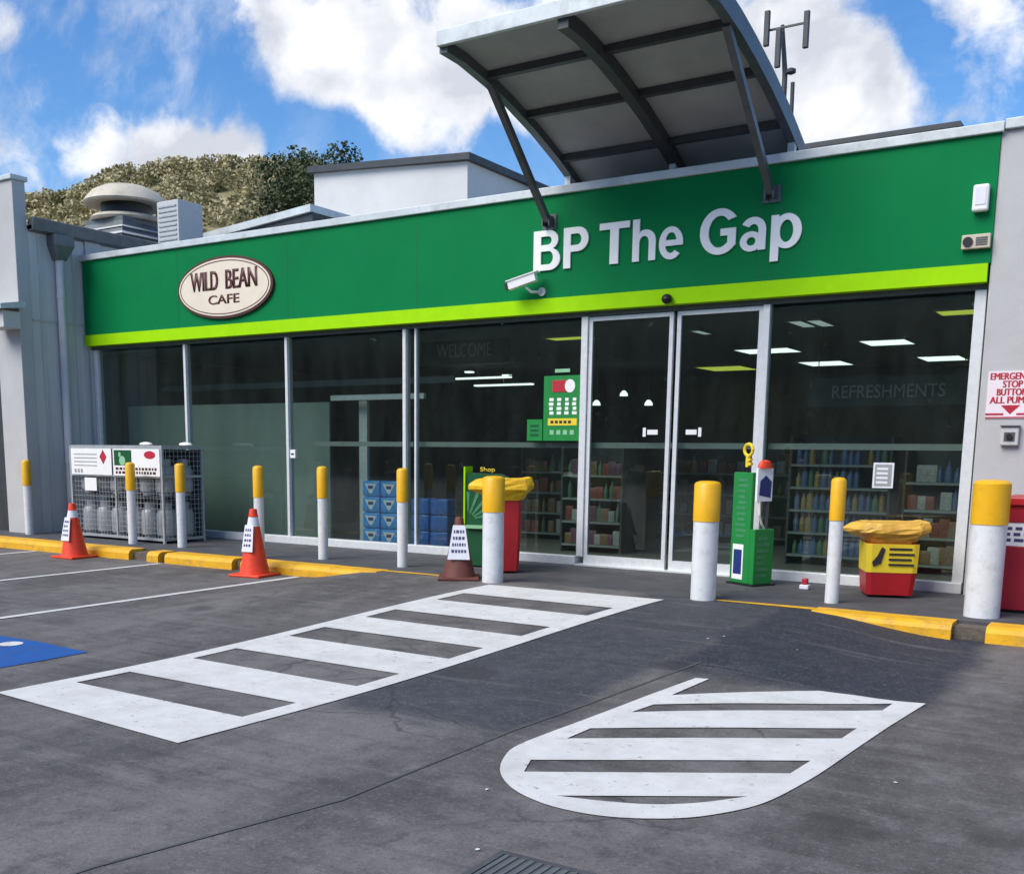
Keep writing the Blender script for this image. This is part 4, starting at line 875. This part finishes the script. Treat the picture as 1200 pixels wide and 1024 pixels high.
# pier signs
es = thing('emergency_stop_sign', 'white sign with red EMERGENCY STOP BUTTON ALL PUMPS text and arrow', 'sign', (-1.67, -.081, 1.86))
MB().box(0, .46, -.008, 0, 0, .48).build('board', 'pink', es)
q = MB(); 
for w, x0, x1, z in (('EMERGENCY', .02, .44, .395), ('STOP', .14, .32, .315), ('BUTTON', .09, .37, .235), ('ALL PUMPS', .03, .43, .155)): [q.mesh(text_mesh(w, x1-x0, .068, .002, 0), T(x0+.004*k_, -.0085-.0004*k_, z)) for k_ in range(3)]
q.prism([(.14, -.0085, .135), (.32, -.0085, .135), (.23, -.0085, .045)], (0, -.002, 0)); q.box(.0, .17, -.0105, -.0085, .035, .055); q.box(.29, .46, -.0105, -.0085, .035, .055); q.box(0, .46, -.0105, -.0085, .005, .018); q.build('lettering', 'signred', es)
eb = thing('emergency_button', 'grey emergency button box under the red lettered sign', 'button', (-1.42, -.081, 1.68))
MB().box(-.085, .085, -.06, 0, -.095, .095, bev=.012).build('box', 'acgrey', eb); MB().box(-.05, .05, -.066, -.061, -.05, .04).build('recess', 'darkalu', eb); MB().tube([(0, -.085, -.005), (0, -.067, -.005)], .03, 16).build('push_button', 'black', eb); MB().box(-.09, .09, -.075, -.0, .0955, .11).build('rain_cover', 'darkalu', eb)

# window posters
po = thing('price_poster', 'large green promotional poster with red cup on the window by the doors', 'poster', (-7.02, .040, 1.62))
MB().box(0, .55, 0, .010, 0, .84).build('board', 'promo', po)
MB().tube([(.13, -.05, .70), (.37, -.05, .70)], .075, 16, caps=True).build('cup', 'signred', po) if False else MB().box(.13, .34, -.006, -.0005, .63, .78, bev=.002).build('cup_print', 'signred', po)
MB().prism([(.39+.075*math.cos(2*math.pi*k/22), -.007, .705+.085*math.sin(2*math.pi*k/22)) for k in range(22)], (0, .006, 0)).build('lid_print', 'letter', po)
rnd = random.Random(6)
for c in range(4):
    q = MB()
    for r_i in range(4): x = .08+.115*c; z = .34+.058*r_i; q.box(x+rnd.uniform(0, .015), x+.075+rnd.uniform(-.02, 0), -.003, -.0005, z, z+.04)
    q.build('price_print', 'letter', po)
MB().box(.07, .50, -.003, -.0005, .20, .29).build('yellow_strip', 'label', po)
q = MB(); [q.box(.11+.065*i, .155+.065*i, -.0045, -.0032, .225, .262) for i in range(5)]; q.build('strip_print', 'inkdark', po)
q = MB(); [q.box(.10+.1*i, .16+.1*i, -.003, -.0005, .08, .14) for i in range(4)]; q.build('lower_print', 'promolight', po)
p2_ = thing('window_sticker', 'small square green sticker left of the large green poster', 'sticker', (-7.27, .042, 1.62))
MB().box(0, .235, 0, .008, 0, .28).build('board', 'promo', p2_); q = MB(); [q.box(.05, .18, -.002, -.0003, .06+.06*i, .09+.06*i) for i in range(3)]; q.build('print', 'promodark', p2_)
nw = thing('window_notice', 'small white printed slip above the large green poster', 'notice', (-6.86, .042, 2.50)); MB().box(0, .22, 0, .006, 0, .045).build('slip', 'promolight', nw)
n3 = at_y(1035, 557, .04); nn = thing('opening_notice', 'pale blue framed notice stuck inside the rightmost glass pane', 'notice', (n3.x-.11, .036, n3.z-.14))
MB().box(0, .22, 0, .010, 0, .28).build('sheet', 'paper', nn); q = MB(); q.box(.02, .20, -.002, -.0003, .02, .26); q.build('panel_print', 'bandgrey', nn); q = MB(); [q.box(.04, .16, -.004, -.0022, .05+.05*i, .075+.05*i) for i in range(4)]; q.build('print', 'paper', nn)

# ------------------------------------------------------------------ inside the shop
def ceiling_light(px, py, w, d, mat, label, z=3.115):
    p = at_z(px, py, z)
    t = thing('ceiling_light', label, 'ceiling light', (p.x, p.y, z), 0, 'lights on the shop ceiling')
    MB().box(-w/2, w/2, -d/2, d/2, -.03, -.004).build('diffuser', mat, t)
    f = MB(); f.box(-w/2-.03, w/2+.03, -d/2-.03, -d/2-.001, -.035, .003); f.box(-w/2-.03, w/2+.03, d/2+.001, d/2+.03, -.035, .003); f.box(-w/2-.03, -w/2-.001, -d/2, d/2, -.035, .003); f.box(w/2+.001, w/2+.03, -d/2, d/2, -.035, .003); f.build('frame', 'bandgrey', t)
for px, py, w, d, mt, lab in ((1040, 399, .62, .8, 'lampwhite', 'white square ceiling light seen high in the rightmost pane'), (1105, 418, .65, 1.0, 'lampwhite', 'white ceiling light nearest the right jamb, below the yellow one'),
     (968, 424, .75, 1.0, 'lampwhite', 'white ceiling light low at the left of the rightmost pane'), (900, 409, .85, .8, 'lampwhite', 'cream ceiling light crossed by the right door mullion'),
     (852, 430, .9, 1.1, 'glowyellow', 'yellow green glow panel for a canopy reflection behind the right sliding door'), (1124, 363, .42, .45, 'glowyellow', 'yellow glow panel for a canopy reflection at the top right corner of the glass'),
     (668, 394, .65, .35, 'glowyellow', 'lime tinted glow panel for a canopy reflection above the large green poster'), (1128, 427, .5, .3, 'glowyellow', 'thin yellow glow strip far back at the right jamb'),
     (940, 377, .16, .7, 'lampdim', 'dim ceiling tube on the left of a pair in the rightmost pane'), (962, 376, .16, .7, 'lampdim', 'dim ceiling tube on the right of a pair in the rightmost pane'), (822, 387, .12, .5, 'lampdim', 'dim ceiling tube at the top of the right sliding door')):
    ceiling_light(px, py, w, d, mt, lab)
for i, (px, py, w, d) in enumerate(((560, 444, 1.5, .12), (590, 452, 1.3, .12), (550, 437, .14, .14), (594, 441, .14, .14))):
    p = at_y(px, py, 5.5); t = thing('hanging_light', ('long pale hanging light behind the pane left of the poster', 'shorter pale hanging light under the long one', 'left of two small downlights over the long light', 'right of two small downlights over the long light')[i], 'light', (p.x, 5.5, p.z), 0, 'hanging lights inside the shop')
    MB().box(-w/2, w/2, -d/2, d/2, 0, .03).build('tube', 'lampwhite', t); MB().box(-w/2, w/2, -d/2, d/2, .031, .05).build('housing', 'bandgrey', t); MB().tube([(0, 0, .05), (0, 0, 3.11-p.z)], .008, 6).build('rod', 'bandgrey', t)
for i, (px, py) in enumerate(((731, 464), (760, 475), (699, 475))):
    p = at_y(px, py, 6.5); t = thing('hanging_light', ('highest of three small lamps behind the left sliding door', 'right hand small lamp behind the left sliding door', 'left hand small lamp behind the left sliding door')[i], 'light', (p.x, 6.5, p.z), 0, 'hanging lights inside the shop')
    MB().lathe([(.08, .0), (.07, .05), (.03, .1)], seg=12).build('shade', 'lampwhite', t); MB().tube([(0, 0, .1), (0, 0, 3.11-p.z)], .006, 6).build('cord', 'bandgrey', t)
for word, a, b, y, h, lab in (('WELCOME', (512, 420), (576, 417), 1.2, .20, 'faint WELCOME lettering on a dark board inside the shop'), ('REFRESHMENTS', (975, 467), (1108, 455), 1.6, .16, 'faint REFRESHMENTS lettering on a dark board in the rightmost pane')):
    p, q_ = at_y(*a, y), at_y(*b, y); t = thing('hanging_sign', lab, 'sign', (p.x, y, p.z)); w = q_.x-p.x
    bd = MB().box(-.3, w+.3, .0, .04, -.10, h+.10); bd.box(-.2, -.19, .015, .025, h+.10, 3.115-p.z); bd.box(w+.19, w+.2, .015, .025, h+.10, 3.115-p.z); bd.build('board', 'intdark', t); q = MB().mesh(text_mesh(word, w, h, .006, 0), T(0, -.0005, 0)); q.build('lettering', 'faint', t)
# blue water packs
def pack_mesh(kind):
    t = thing('water_pack', '', 'water pack', (0, 0, 0), 0, 'packs of bottled water inside the window')
    b = MB().box(-.17, .17, -.13, .13, 0, .245, bev=.03).build('wrap', kind, t, smooth=True)
    if kind == 'waterblue':
        q = MB(); q.prism([(-.12, -.1315, .20), (.12, -.1315, .20), (.02, -.1315, .05), (-.02, -.1315, .05)], (0, -.002, 0)); q.build('label', 'paper', t)
        q = MB(); q.box(-.05, .05, -.1345, -.1337, .12, .17); q.build('label_print', 'navy', t)
    return t
wp = None
for c, cn in enumerate(('left', 'right')):
    for r_i, rn in enumerate(('bottom', 'second', 'third', 'top')):
        loc = (-10.50+.36*c, .85, .003+.25*r_i); lab = 'blue wrapped water pack, %s of the %s column behind the slim bollard' % (rn, cn)
        if wp is None: wp = pack_mesh('waterblue'); wp.location = loc; wp['label'] = lab
        else: dup(wp, loc, None, lab)
wp = None
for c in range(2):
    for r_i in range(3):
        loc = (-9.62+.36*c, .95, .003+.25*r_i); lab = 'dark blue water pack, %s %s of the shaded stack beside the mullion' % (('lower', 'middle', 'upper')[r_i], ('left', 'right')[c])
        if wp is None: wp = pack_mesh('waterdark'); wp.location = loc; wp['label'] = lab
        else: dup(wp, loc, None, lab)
# shelving with goods
PC = [(.30, .07, .045), (.36, .24, .07), (.42, .42, .40), (.09, .15, .30), (.28, .16, .08), (.09, .20, .11), (.20, .08, .12)]
for i, c in enumerate(PC): M['goods%d' % i] = material('packet_%d' % i, c, .4, var=.35, scale=30)
def bottle(i, r, h):
    return MB().lathe([(r, 0), (r, h*.62), (r*.4, h*.8), (r*.4, h)], seg=10)
protos = []
for i in range(7):
    b = bottle(i, .045, .26) if i % 2 else MB().box(-.07, .07, -.04, .04, 0, .22, bev=.012)
    me = b.build('goods', 'goods%d' % i, smooth=True); protos.append(me.data); bpy.data.objects.remove(me)
def gondola(loc, w, n, rows, label, glabel, kinds, gap, h0=.12, dz=.34, step=None):
    t = thing('shelf_unit', label, 'shelving', loc)
    f = MB().box(-.03, 0, 0, .5, 0, h0+dz*rows+.06); f.box(w, w+.03, 0, .5, 0, h0+dz*rows+.06); f.box(0, w, .46, .5, .0, h0+dz*rows+.06); f.build('frame', 'intdark', t)
    for r_i in range(rows):
        MB().box(.0, w, .0, .459, h0+dz*r_i-.03, h0+dz*r_i).build('shelf', 'bandgrey', t)
        for k in range(n):
            if random.random() < .07: continue
            kk = random.choice(kinds); o = bpy.data.objects.new('bottle' if kk % 2 else 'packet', protos[kk]); COL.objects.link(o)
            o.location = (loc[0]+.08+(w-.16)*k/(n-1), loc[1]+.10, loc[2]+h0+dz*r_i+.001); tag(o, glabel, 'bottle' if kk % 2 else 'packet', glabel)
            o.scale = (random.uniform(.75, 1.1), 1, random.uniform(.7, 1.12)); o.rotation_euler.z = random.uniform(-.12, .12)
            if kk % 2: o['label'] = glabel.replace('goods', 'bottle')
            else: o['label'] = glabel.replace('goods', 'packet')
            o['group'] = glabel.replace('goods', 'bottles' if kk % 2 else 'packets')
gondola((-4.25, 1.9, .002), 1.25, 14, 5, 'tall drinks shelf behind the slim bollard in the rightmost pane', 'small goods on the drinks shelf in the rightmost pane', [1, 3, 3, 5], .1, .14, .30)
gondola((-7.55, 1.6, .002), .95, 9, 4, 'shelf unit inside under the large green poster', 'small goods on the shelf under the green poster', [0, 2, 5, 6, 4], .1)
gondola((-9.2, 3.2, .002), 2.0, 13, 4, 'long dim shelf unit behind the pane left of the poster', 'small goods on the long dim shelf', [0, 2, 4, 5, 1], .1)
gondola((-7.3, 4.6, .002), 2.3, 14, 4, 'snack shelf unit inside behind the sliding doors', 'small goods on the snack shelf behind the doors', [0, 1, 2, 4], .1)
gondola((-2.75, 1.7, .002), .75, 7, 4, 'narrow shelf unit inside behind the red and amber bin', 'small goods on the narrow shelf behind the bin', [2, 0, 3, 4], .1)
ct = thing('shop_counter', 'brown service counter deep inside behind the right sliding door', 'counter', (-6.4, 6.3, .002))
MB().box(0, 3.4, 0, .8, 0, 1.0, bev=.01).build('body', 'goods4', ct); MB().box(-.05, 3.45, -.05, .85, 1.001, 1.05).build('top', 'bandgrey', ct); MB().box(.3, .7, .2, .5, 1.051, 1.4, bev=.02).build('till', 'black', ct)
